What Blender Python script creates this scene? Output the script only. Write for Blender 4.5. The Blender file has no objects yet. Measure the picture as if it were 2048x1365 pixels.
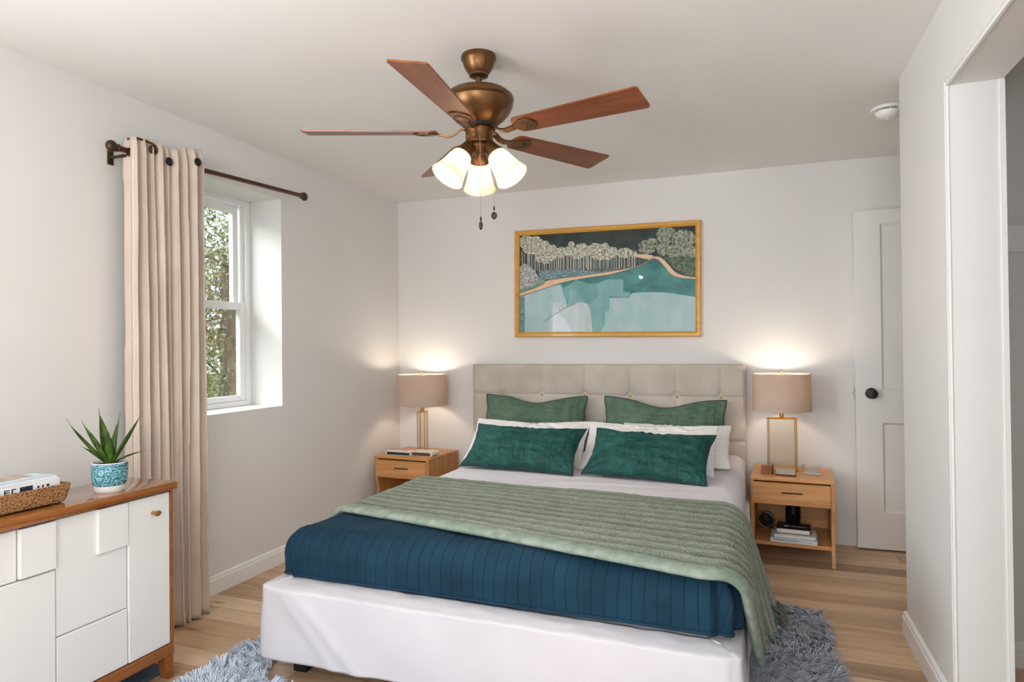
import bpy, bmesh, math, random
import numpy as np
from mathutils import Vector, Matrix, noise
random.seed(7)
S = bpy.context.scene
COL = S.collection
PI = math.pi

# ------------------------------------------------------------------ camera, world, light, exposure
CAM_F, CAM_YAW, CAM_PITCH, CAM_ROLL, CAM_H = 1312.0, 0.3523, 0.0084, -0.0105, 1.2788
cd = bpy.data.cameras.new('camera'); cam = bpy.data.objects.new('camera', cd); COL.objects.link(cam)
cd.sensor_fit = 'HORIZONTAL'; cd.sensor_width = 36.0; cd.lens = CAM_F / 2048 * 36.0; cd.clip_start = 0.05
fw = Vector((-math.sin(CAM_YAW) * math.cos(CAM_PITCH), math.cos(CAM_YAW) * math.cos(CAM_PITCH), math.sin(CAM_PITCH)))
rt = Vector((math.cos(CAM_YAW), math.sin(CAM_YAW), 0)); up = rt.cross(fw)
r2 = rt * math.cos(CAM_ROLL) + up * math.sin(CAM_ROLL); u2 = up * math.cos(CAM_ROLL) - rt * math.sin(CAM_ROLL)
cam.matrix_world = Matrix(((r2.x, u2.x, -fw.x, 0), (r2.y, u2.y, -fw.y, 0), (r2.z, u2.z, -fw.z, CAM_H), (0, 0, 0, 1)))
S.camera = cam

W = bpy.data.worlds.new('sky'); S.world = W; W.use_nodes = True
bg = W.node_tree.nodes['Background']; bg.inputs['Color'].default_value = (0.80, 0.90, 1.0, 1); bg.inputs['Strength'].default_value = 1.5
sd = bpy.data.lights.new('sun', 'SUN'); sd.energy = 3.2; sd.angle = 0.05; sd.color = (1, .95, .86)
sun = bpy.data.objects.new('sun', sd); COL.objects.link(sun); sun.rotation_euler = (math.radians(25), math.radians(42), 0)

def area(name, loc, rot, sx, sy, e, col=(1, 1, 1)):
    l = bpy.data.lights.new(name, 'AREA'); l.shape = 'RECTANGLE'; l.size = sx; l.size_y = sy; l.energy = e; l.color = col
    o = bpy.data.objects.new(name, l); COL.objects.link(o); o.location = loc; o.rotation_euler = rot
    return o
DAY = (.885, .945, 1.0)
area('added_rear_fill', (-.12, -2.54, 1.42), (math.radians(152), 0, 0), 1.2, 1.7, 120, DAY)  # added fill lamp out of view, tilted at the ceiling to brighten the room
area('daylight_left_window', (-2.74, -.5, 1.45), (math.radians(124), 0, math.radians(-90)), 1.5, 1.36, 118, DAY)
area('daylight_bed_window', (-4.3, 1.9, 3.15), (math.radians(52), 0, math.radians(-72)), 1.8, 1.2, 150, (.97, .99, 1))
S.view_settings.view_transform = 'Standard'; S.view_settings.look = 'None'
S.view_settings.exposure = 0.03; S.view_settings.gamma = 1.0; S.view_settings.use_curve_mapping = False
S.cycles.diffuse_bounces = 6; S.cycles.transparent_max_bounces = 16; S.cycles.max_bounces = 12
S.cycles.sample_clamp_indirect = 6.0

# ------------------------------------------------------------------ materials
def lin(c):
    return tuple(((x / 255) / 12.92 if x <= 10 else ((x / 255 + .055) / 1.055) ** 2.4) for x in c) + (1,)

class NT:
    def __init__(s, name):
        s.m = bpy.data.materials.new(name); s.m.use_nodes = True; s.t = s.m.node_tree; s.n = s.t.nodes
        s.b = s.n['Principled BSDF']; s.out = s.n['Material Output']; s._co = None
    def add(s, ty, **kw):
        n = s.n.new(ty)
        for k, v in kw.items():
            if k.startswith('i_'):
                key = k[2:].replace('_', ' '); n.inputs[key].default_value = v
            else: setattr(n, k, v)
        return n
    def l(s, a, b): s.t.links.new(a, b)
    def co(s, scale=(1, 1, 1), rot=(0, 0, 0)):
        if s._co is None: s._co = s.add('ShaderNodeTexCoord')
        mp = s.add('ShaderNodeMapping'); mp.inputs['Scale'].default_value = scale; mp.inputs['Rotation'].default_value = rot
        s.l(s._co.outputs['Object'], mp.inputs['Vector']); return mp.outputs[0]
    def noise(s, scale, detail=3, stretch=(1, 1, 1), rough=.5, dist=0):
        n = s.add('ShaderNodeTexNoise'); n.inputs['Scale'].default_value = scale; n.inputs['Detail'].default_value = detail
        n.inputs['Roughness'].default_value = rough; n.inputs['Distortion'].default_value = dist
        s.l(s.co(stretch), n.inputs['Vector']); return n.outputs['Fac']
    def ramp(s, fac, stops, interp='LINEAR'):
        r = s.add('ShaderNodeValToRGB'); r.color_ramp.interpolation = interp; e = r.color_ramp.elements
        while len(e) < len(stops): e.new(.5)
        for x, (p, c) in zip(e, stops): x.position = p; x.color = c if len(c) == 4 else lin(c)
        s.l(fac, r.inputs[0]); return r.outputs[0]
    def mix(s, fac, a, b, mode='MIX'):
        m = s.add('ShaderNodeMixRGB', blend_type=mode)
        for i, v in ((0, fac), (1, a), (2, b)):
            if hasattr(v, 'links'): s.l(v, m.inputs[i])
            else: m.inputs[i].default_value = v
        return m.outputs[0]
    def bump(s, h, strength=.3, dist=.01):
        b = s.add('ShaderNodeBump'); b.inputs['Strength'].default_value = strength; b.inputs['Distance'].default_value = dist
        s.l(h, b.inputs['Height'])
        if s.b.inputs['Normal'].links: s.l(s.b.inputs['Normal'].links[0].from_socket, b.inputs['Normal'])
        s.l(b.outputs[0], s.b.inputs['Normal']); return b
    def base(s, v):
        if hasattr(v, 'links'): s.l(v, s.b.inputs['Base Color'])
        else: s.b.inputs['Base Color'].default_value = v

def simple(name, c, rough=.6, metal=0, var=None, vscale=8, bump=None, stretch=(1, 1, 1), spec=.5, coat=0):
    t = NT(name); t.b.inputs['Roughness'].default_value = rough; t.b.inputs['Metallic'].default_value = metal
    t.b.inputs['Specular IOR Level'].default_value = spec; t.b.inputs['Coat Weight'].default_value = coat
    if var: t.base(t.ramp(t.noise(vscale, 4, stretch), [(.3, c), (.7, var)]))
    else: t.base(lin(c))
    if bump: t.bump(t.noise(bump[0], 3, bump[2] if len(bump) > 2 else (1, 1, 1)), bump[1], .005)
    return t.m

M = {}
M['wall'] = simple('wall_paint', (227, 225, 223), .75, var=(224, 222, 220), vscale=1.5, bump=(90, .03), spec=.3)
M['ceiling'] = simple('ceiling_paint', (233, 232, 231), .85, bump=(70, .03), spec=.2)
M['trim'] = simple('trim_paint', (238, 238, 236), .45, bump=(40, .02))
M['door'] = simple('door_paint', (232, 230, 228), .45, bump=(30, .02))
M['white_lacquer'] = simple('white_lacquer', (236, 235, 233), .35, bump=(50, .015))
M['vinyl'] = simple('window_vinyl', (240, 241, 242), .4, bump=(40, .01))
M['cream'] = simple('cream_paper', (236, 230, 218), .7, var=(226, 218, 204), vscale=30)
M['white_paper'] = simple('white_paper', (235, 236, 238), .6, var=(222, 224, 228), vscale=40)
M['black'] = simple('black_metal', (16, 14, 13), .4, .2, bump=(60, .05))
M['dark'] = simple('dark_recess', (24, 18, 15), .6, bump=(60, .05))
M['navy'] = simple('navy_cover', (20, 34, 52), .5, var=(30, 50, 72), vscale=40)
M['brass'] = simple('brass', (205, 160, 92), .3, .9, var=(190, 142, 76), vscale=20)
M['gold'] = simple('button_gold', (190, 160, 110), .35, .5)
M['nickel'] = simple('nickel', (170, 165, 158), .3, .9)
M['bronze'] = simple('fan_bronze', (122, 88, 56), .36, .85, var=(106, 74, 46), vscale=14, bump=(60, .02))
M['dark_bronze'] = simple('rod_bronze', (96, 74, 50), .4, .7, var=(60, 44, 32), vscale=40, bump=(60, .08))
M['leather'] = simple('brown_leather', (70, 34, 22), .5, var=(90, 46, 28), vscale=30, bump=(120, .2))
M['soil'] = simple('soil', (42, 28, 20), .95, var=(24, 16, 12), vscale=90, bump=(120, .8))
M['sheet'] = simple('white_cotton', (222, 218, 224), .85, var=(216, 212, 218), vscale=5, bump=(9, .12, (1, 1, 1)), spec=.15)
M['skirt'] = simple('skirt_cotton', (202, 199, 204), .88, var=(196, 193, 198), vscale=5, bump=(7, .25, (1, 1, 1)), spec=.12)
M['pillow_white'] = simple('pillow_cotton', (236, 233, 231), .85, bump=(14, .15), spec=.15)
M['mint'] = simple('mint_terry', (154, 162, 151), .95, var=(118, 136, 122), vscale=25, bump=(260, .5), spec=.1)
M['fringe'] = simple('grey_fringe', (112, 110, 104), .9, var=(80, 78, 72), vscale=60)
M['emerald_edge'] = simple('emerald_underside', (32, 104, 70), .9, bump=(200, .4))
M['clock_face'] = simple('dark_glass_face', (34, 36, 30), .15)
M['vase'] = simple('dark_vase_glass', (22, 30, 26), .15, var=(14, 20, 18), vscale=20)
M['bulb_dark'] = simple('fan_slot', (40, 20, 10), .7)

def wood(name, c1, c2, c3, axis=0, scale=1.0, rough=.45, coat=0.1):
    t = NT(name); st = [14, 14, 14]; st[axis] = 1.0
    g = t.noise(1.6 * scale, 6, tuple(st), .6, .6); f = t.noise(9 * scale, 4, tuple(st), .6, .2)
    col = t.ramp(g, [(.28, c1), (.5, c2), (.72, c3)])
    col = t.mix(.22, col, t.ramp(f, [(.35, c1), (.65, c3)]), 'MIX')
    t.base(col); t.b.inputs['Roughness'].default_value = rough; t.b.inputs['Coat Weight'].default_value = coat
    t.bump(f, .06, .003); return t.m
M['oak_x'] = wood('honey_oak_x', (176, 116, 62), (206, 148, 90), (222, 168, 110), 0)
M['oak_y'] = wood('honey_oak_y', (182, 120, 66), (208, 150, 92), (222, 168, 112), 1)
M['oak_z'] = wood('honey_oak_z', (172, 112, 60), (202, 142, 84), (218, 162, 102), 2)
M['top_wood'] = wood('cabinet_top_wood', (118, 66, 28), (152, 92, 42), (178, 116, 60), 1, rough=.13, coat=.6)
M['base_wood'] = wood('cabinet_base_wood', (124, 72, 34), (150, 92, 44), (170, 108, 56), 1, rough=.4)
M['blade'] = wood('fan_blade_wood', (88, 40, 17), (124, 62, 28), (150, 84, 42), 0, 1.4, rough=.36, coat=.15)
M['rod'] = wood('red_brown_rod', (52, 14, 10), (84, 24, 16), (44, 12, 10), 1, 2, rough=.3)
M['frame_gold'] = wood('picture_frame_gold', (190, 134, 46), (208, 152, 58), (222, 172, 84), 0, rough=.38, coat=.2)

# floor planks running along x
t = NT('floor_planks')
br = t.add('ShaderNodeTexBrick'); br.offset = .37; br.offset_frequency = 2; br.squash = 1
for k, v in (('Scale', 1), ('Mortar Size', .0012), ('Mortar Smooth', .2), ('Bias', 0), ('Brick Width', 1.25), ('Row Height', .128)): br.inputs[k].default_value = v
br.inputs['Color1'].default_value = (0, 0, 0, 1); br.inputs['Color2'].default_value = (1, 1, 1, 1); br.inputs['Mortar'].default_value = (.5, .5, .5, 1)
t.l(t.co(), br.inputs['Vector'])
tone = t.ramp(br.outputs['Color'], [(0, (122, 90, 66)), (.3, (172, 138, 106)), (.65, (206, 174, 140)), (1, (240, 216, 186))])
# grain shifted per plank
sep = t.add('ShaderNodeSeparateXYZ'); t.l(t.co(), sep.inputs[0])
mul = t.add('ShaderNodeMath', operation='MULTIPLY'); mul.inputs[1].default_value = 37.0; t.l(br.outputs['Color'], mul.inputs[0])
cmb = t.add('ShaderNodeCombineXYZ'); t.l(sep.outputs[0], cmb.inputs[0]); t.l(sep.outputs[1], cmb.inputs[1]); t.l(mul.outputs[0], cmb.inputs[2])
mp = t.add('ShaderNodeMapping'); mp.inputs['Scale'].default_value = (1.1, 11, 1); t.l(cmb.outputs[0], mp.inputs[0])
g = t.add('ShaderNodeTexNoise'); g.inputs['Scale'].default_value = 1.5; g.inputs['Detail'].default_value = 6; g.inputs['Roughness'].default_value = .6; g.inputs['Distortion'].default_value = 1.1
t.l(mp.outputs[0], g.inputs['Vector'])
streak = t.ramp(g.outputs[0], [(.3, (140, 100, 70)), (.47, (200, 168, 134)), (.6, (216, 188, 156)), (.75, (182, 146, 112))])
col = t.mix(.40, tone, streak, 'MIX')
vo = t.add('ShaderNodeTexVoronoi'); vo.inputs['Scale'].default_value = 1.4
mp2 = t.add('ShaderNodeMapping'); mp2.inputs['Scale'].default_value = (1, 3.0, 1); t.l(cmb.outputs[0], mp2.inputs[0]); t.l(mp2.outputs[0], vo.inputs['Vector'])
knot = t.ramp(vo.outputs['Distance'], [(.02, (1, 1, 1, 1)), (.085, (0, 0, 0, 1))])
col = t.mix(t.mix(1, knot, (.65, .65, .65, 1), 'MULTIPLY'), col, lin((110, 72, 48)))
col = t.mix(t.ramp(br.outputs['Fac'], [(0, (0, 0, 0, 1)), (1, (.8, .8, .8, 1))]), col, lin((86, 58, 40)))
t.base(col); t.b.inputs['Roughness'].default_value = .48
t.bump(g.outputs[0], .08, .003); M['floor'] = t.m

# headboard linen, lamp linen
def weave(name, c1, c2, s=420, rough=.9, b=.35):
    t = NT(name); a = t.noise(s, 2, (1, .12, .12)); c = t.noise(s, 2, (.12, .12, 1)); d = t.noise(5, 3)
    f = t.mix(.5, a, c); t.base(t.mix(.75, t.ramp(f, [(.35, c1), (.65, c2)]), t.ramp(d, [(.3, c1), (.7, c2)])))
    t.bump(f, b, .002); t.b.inputs['Roughness'].default_value = rough; t.b.inputs['Specular IOR Level'].default_value = .15; return t
M['linen'] = weave('headboard_linen', (184, 175, 161), (208, 200, 188)).m
M['curtain'] = weave('curtain_linen', (203, 188, 174), (219, 205, 192), 300, b=.2).m

t = weave('lamp_shade_linen', (184, 172, 162), (206, 194, 184), 500, b=.15)
tr = t.add('ShaderNodeBsdfTranslucent'); tr.inputs[0].default_value = lin((236, 206, 172)); ms = t.add('ShaderNodeMixShader'); ms.inputs[0].default_value = .20
t.l(t.b.outputs[0], ms.inputs[1]); t.l(tr.outputs[0], ms.inputs[2]); t.l(ms.outputs[0], t.out.inputs['Surface']); M['shade'] = t.m

t = NT('frosted_glass_shade'); t.base(lin((246, 240, 230))); t.b.inputs['Roughness'].default_value = .25
t.bump(t.noise(60, 2), .03, .002)
tr = t.add('ShaderNodeBsdfTranslucent'); tr.inputs[0].default_value = lin((255, 246, 232)); ms = t.add('ShaderNodeMixShader'); ms.inputs[0].default_value = .68
t.l(t.b.outputs[0], ms.inputs[1]); t.l(tr.outputs[0], ms.inputs[2]); t.l(ms.outputs[0], t.out.inputs['Surface']); M['frosted'] = t.m

def emit(name, c, s):
    t = NT(name); t.b.inputs['Emission Color'].default_value = lin(c); t.b.inputs['Emission Strength'].default_value = s; t.base(lin(c)); return t.m
M['bulb'] = emit('warm_bulb', (255, 236, 208), 14)

def glass(name, tint, gl=.025, rough=.02, base=None):
    t = NT(name); tr = t.add('ShaderNodeBsdfTransparent'); tr.inputs[0].default_value = tint
    gs = t.add('ShaderNodeBsdfGlossy'); gs.inputs['Roughness'].default_value = rough
    lw = t.add('ShaderNodeLayerWeight'); lw.inputs[0].default_value = .5
    pw = t.add('ShaderNodeMath', operation='POWER'); t.l(lw.outputs['Facing'], pw.inputs[0]); pw.inputs[1].default_value = 4.0
    fr = t.add('ShaderNodeMath', operation='MULTIPLY_ADD'); t.l(pw.outputs[0], fr.inputs[0]); fr.inputs[1].default_value = .9; fr.inputs[2].default_value = gl
    ms = t.add('ShaderNodeMixShader'); t.l(fr.outputs[0], ms.inputs[0]); t.l(tr.outputs[0], ms.inputs[1]); t.l(gs.outputs[0], ms.inputs[2])
    t.l(ms.outputs[0], t.out.inputs['Surface']); t.n.remove(t.b); return t.m
M['pane'] = glass('window_pane', (.97, .98, .97, 1))
M['picture_glass'] = glass('picture_glass', (.98, .98, .98, 1), gl=.006)
M['lamp_glass'] = glass('lamp_glass', (.97, .96, .94, 1))
t = NT('clear_acrylic'); t.base(lin((228, 222, 206))); t.b.inputs['Transmission Weight'].default_value = .55; t.b.inputs['Roughness'].default_value = .08; t.bump(t.noise(70, 2), .3, .003); M['crystal'] = t.m
t = NT('rose_acrylic'); t.base(lin((196, 128, 96))); t.b.inputs['Transmission Weight'].default_value = .5; t.b.inputs['Roughness'].default_value = .1; t.bump(t.noise(70, 2), .2, .003); M['rose'] = t.m

def velvet(name, c1, c2, c3, sheen=.4):
    t = NT(name); a = t.noise(3.2, 4, (1, 1, 1), .6, 1.2); b = t.noise(60, 2, (.25, 1, 1))
    t.base(t.mix(.25, t.ramp(a, [(.3, c1), (.5, c2), (.72, c3)]), t.ramp(b, [(.3, c1), (.7, c3)])))
    t.b.inputs['Roughness'].default_value = .55; t.b.inputs['Specular IOR Level'].default_value = .25
    t.b.inputs['Sheen Weight'].default_value = sheen; t.b.inputs['Sheen Roughness'].default_value = .4; t.b.inputs['Sheen Tint'].default_value = lin(c3)
    t.bump(t.noise(9, 3, (1, .3, 1), .55, 1.5), .9, .03); return t.m
M['teal'] = velvet('teal_velvet', (12, 50, 48), (19, 69, 64), (46, 104, 96))
M['sage'] = velvet('sage_velvet', (66, 92, 76), (84, 110, 92), (116, 138, 118))
M['piping_dark'] = simple('dark_piping', (26, 46, 48), .7)

# quilt: stitched channels running head to foot, with broken cross stitches
t = NT('blue_quilt')
wv = t.add('ShaderNodeTexNoise'); wv.inputs['Scale'].default_value = 2.2; wv.inputs['Detail'].default_value = 2; t.l(t.co(), wv.inputs['Vector'])
uvn = t.add('ShaderNodeUVMap'); uvn.uv_map = 'uv'
sepu = t.add('ShaderNodeSeparateXYZ'); t.l(uvn.outputs[0], sepu.inputs[0])
ad = t.add('ShaderNodeMath', operation='MULTIPLY_ADD'); t.l(wv.outputs[0], ad.inputs[0]); ad.inputs[1].default_value = .05; t.l(sepu.outputs[0], ad.inputs[2])
sc_ = t.add('ShaderNodeMath', operation='MULTIPLY'); sc_.inputs[1].default_value = 1 / .043; t.l(ad.outputs[0], sc_.inputs[0])
fr_ = t.add('ShaderNodeMath', operation='PINGPONG'); fr_.inputs[1].default_value = .5; t.l(sc_.outputs[0], fr_.inputs[0])
ch = t.ramp(fr_.outputs[0], [(0, (0, 0, 0, 1)), (.06, (.75, .75, .75, 1)), (.5, (1, 1, 1, 1))])
brq = t.add('ShaderNodeTexBrick'); brq.offset = .43
for k, v in (('Scale', 1), ('Mortar Size', .0008), ('Brick Width', .055), ('Row Height', .043)): brq.inputs[k].default_value = v
cq = t.add('ShaderNodeCombineXYZ'); t.l(sepu.outputs[1], cq.inputs[0]); t.l(ad.outputs[0], cq.inputs[1]); t.l(cq.outputs[0], brq.inputs['Vector'])
cr = t.mix(t.ramp(t.noise(3, 2), [(.48, (0, 0, 0, 1)), (.56, (1, 1, 1, 1))]), (0, 0, 0, 1), brq.outputs['Fac'])
hgt = t.mix(.5, ch, t.ramp(cr, [(0, (1, 1, 1, 1)), (1, (.2, .2, .2, 1))]), 'MULTIPLY')
basec = t.ramp(t.noise(7, 4), [(.3, (14, 43, 61)), (.7, (22, 55, 74))])
t.base(t.mix(t.ramp(hgt, [(.2, (.75, .75, .75, 1)), (.55, (0, 0, 0, 1))]), basec, lin((14, 38, 56))))
t.bump(hgt, .5, .008); t.bump(t.noise(40, 3, (1, 1, 1), .6, 1), .15, .004)
t.b.inputs['Roughness'].default_value = .8; t.b.inputs['Specular IOR Level'].default_value = .2; M['quilt'] = t.m

# throw: terry loops
t = NT('green_terry'); v = t.add('ShaderNodeTexVoronoi'); v.inputs['Scale'].default_value = 150; t.l(t.co(), v.inputs['Vector'])
c1 = t.ramp(t.noise(120, 4, (1, 1, 1), .8), [(.35, (70, 77, 67)), (.5, (108, 115, 105)), (.65, (166, 171, 161))])
c2 = t.ramp(t.noise(9, 3, (.12, 1, .3)), [(.35, (108, 120, 100)), (.6, (148, 156, 144))])
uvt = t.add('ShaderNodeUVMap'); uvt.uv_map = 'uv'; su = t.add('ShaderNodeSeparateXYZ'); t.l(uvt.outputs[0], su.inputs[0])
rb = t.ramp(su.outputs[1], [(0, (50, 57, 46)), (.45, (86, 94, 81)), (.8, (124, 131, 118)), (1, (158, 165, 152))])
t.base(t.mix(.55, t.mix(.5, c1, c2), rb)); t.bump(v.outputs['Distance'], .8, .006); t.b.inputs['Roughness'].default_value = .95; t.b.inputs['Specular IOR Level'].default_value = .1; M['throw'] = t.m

# pot pattern
t = NT('blue_pot_glaze'); v = t.add('ShaderNodeTexWave', wave_type='RINGS'); v.inputs['Scale'].default_value = 26; v.inputs['Distortion'].default_value = 14; v.inputs['Detail'].default_value = 2.5; v.inputs['Detail Scale'].default_value = 1.6
t.l(t.co(), v.inputs['Vector']); t.base(t.ramp(v.outputs['Fac'], [(.2, (38, 104, 126)), (.4, (92, 156, 170)), (.7, (134, 188, 196))]))
t.bump(v.outputs['Fac'], .6, .004); t.b.inputs['Roughness'].default_value = .35; M['pot'] = t.m
M['ceramic'] = simple('white_ceramic', (232, 232, 230), .35, var=(220, 220, 218), vscale=60)

t = NT('plant_leaf'); c = t.ramp(t.noise(22, 3), [(.3, (36, 60, 18)), (.55, (62, 92, 28)), (.75, (104, 134, 52))]); t.base(c); t.b.inputs['Roughness'].default_value = .35
M['leaf'] = t.m
# basket weave
t = NT('woven_rope'); v = t.add('ShaderNodeTexVoronoi'); v.inputs['Scale'].default_value = 230; t.l(t.co((1, .8, 1)), v.inputs['Vector'])
t.base(t.ramp(v.outputs['Distance'], [(0, (216, 176, 122)), (.45, (178, 130, 82)), (.8, (110, 70, 40))])); t.bump(v.outputs['Distance'], 1, .004); t.b.inputs['Roughness'].default_value = .9; M['basket'] = t.m

M['bark'] = simple('bark', (128, 110, 88), .9, var=(86, 74, 58), vscale=6, bump=(20, .8, (1, 1, .3)), stretch=(2, 2, .4))
for n, a, b in (('foliage', (96, 104, 60), (158, 158, 108)), ('foliage_rust', (120, 104, 66), (158, 130, 88)), ('foliage_pale', (132, 138, 100), (172, 174, 138))):
    t = NT(n); t.base(t.ramp(t.noise(3, 3), [(.35, a), (.65, b)])); t.b.inputs['Roughness'].default_value = .7; M[n] = t.m
M['grass'] = simple('lawn', (86, 104, 54), .95, var=(118, 124, 74), vscale=3, bump=(30, .6))
for nm, a, b in (('rug_blue', (172, 186, 206), (216, 224, 234)), ('rug_grey', (158, 162, 174), (202, 206, 214)), ('mat_slate', (60, 70, 88), (86, 98, 118))):
    t = NT(nm); t.base(t.mix(.6, t.ramp(t.noise(16, 3), [(.3, a), (.7, b)]), t.ramp(t.noise(160, 2), [(.35, a), (.65, b)]))); t.b.inputs['Roughness'].default_value = .8
    t.b.inputs['Specular IOR Level'].default_value = .2; M[nm] = t.m

# painting colours
def paint(name, a, b, sc=30, st=(1, 1, 1)):
    t = NT(name); t.base(t.ramp(t.noise(sc, 4, st, .65), [(.35, a), (.65, b)])); t.b.inputs['Roughness'].default_value = .5; return t.m
M['p_night'] = paint('paint_night', (12, 13, 16), (38, 62, 52), 13)
M['p_trunkbg'] = paint('paint_wood_dark', (40, 34, 28), (92, 108, 104), 60, (1, 1, .05))
M['p_blossom'] = paint('paint_blossom', (96, 98, 78), (240, 236, 216), 60)
M['p_bush'] = paint('paint_bush', (38, 50, 36), (188, 192, 168), 62)
M['p_bush2'] = paint('paint_dark_bush', (18, 32, 20), (112, 130, 88), 66)
M['p_greybush'] = paint('paint_grey_bush', (104, 108, 106), (218, 220, 216), 60)
M['p_river'] = paint('paint_river', (34, 70, 84), (150, 182, 190), 40, (1, 1, 5))
M['p_grass'] = paint('paint_grass', (104, 146, 130), (134, 166, 148), 20)
M['p_path'] = paint('paint_path', (236, 192, 150), (238, 206, 170), 20)
M['p_line'] = paint('paint_line', (24, 30, 32), (34, 40, 42), 10)
M['p_teal'] = paint('paint_teal', (16, 104, 104), (58, 148, 144), 7, (1, 1, 1.6))
M['p_mid'] = paint('paint_mid', (112, 168, 168), (136, 184, 182), 10, (1, 1, .5))
M['p_mid2'] = paint('paint_mid_two', (92, 156, 156), (120, 176, 174), 10)
M['p_light'] = paint('paint_light', (162, 196, 200), (182, 208, 210), 8, (1, 1, .6))
M['p_pale'] = paint('paint_pale', (186, 200, 204), (206, 216, 220), 26, (1, 1, .1))
M['p_trunk'] = paint('paint_trunk', (196, 196, 180), (226, 222, 206), 60)

# ------------------------------------------------------------------ mesh helpers
def link(o, parent=None):
    COL.objects.link(o)
    if parent is not None: o.parent = parent
    return o
def tag(o, label=None, cat=None, group=None, kind=None):
    if label: o['label'] = label
    if cat: o['category'] = cat
    if group: o['group'] = group
    if kind: o['kind'] = kind
    return o
def empty(name, loc=(0, 0, 0), rz=0):
    o = bpy.data.objects.new(name, None); COL.objects.link(o); o.location = loc; o.rotation_euler = (0, 0, rz); o.empty_display_size = .05; return o

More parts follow.
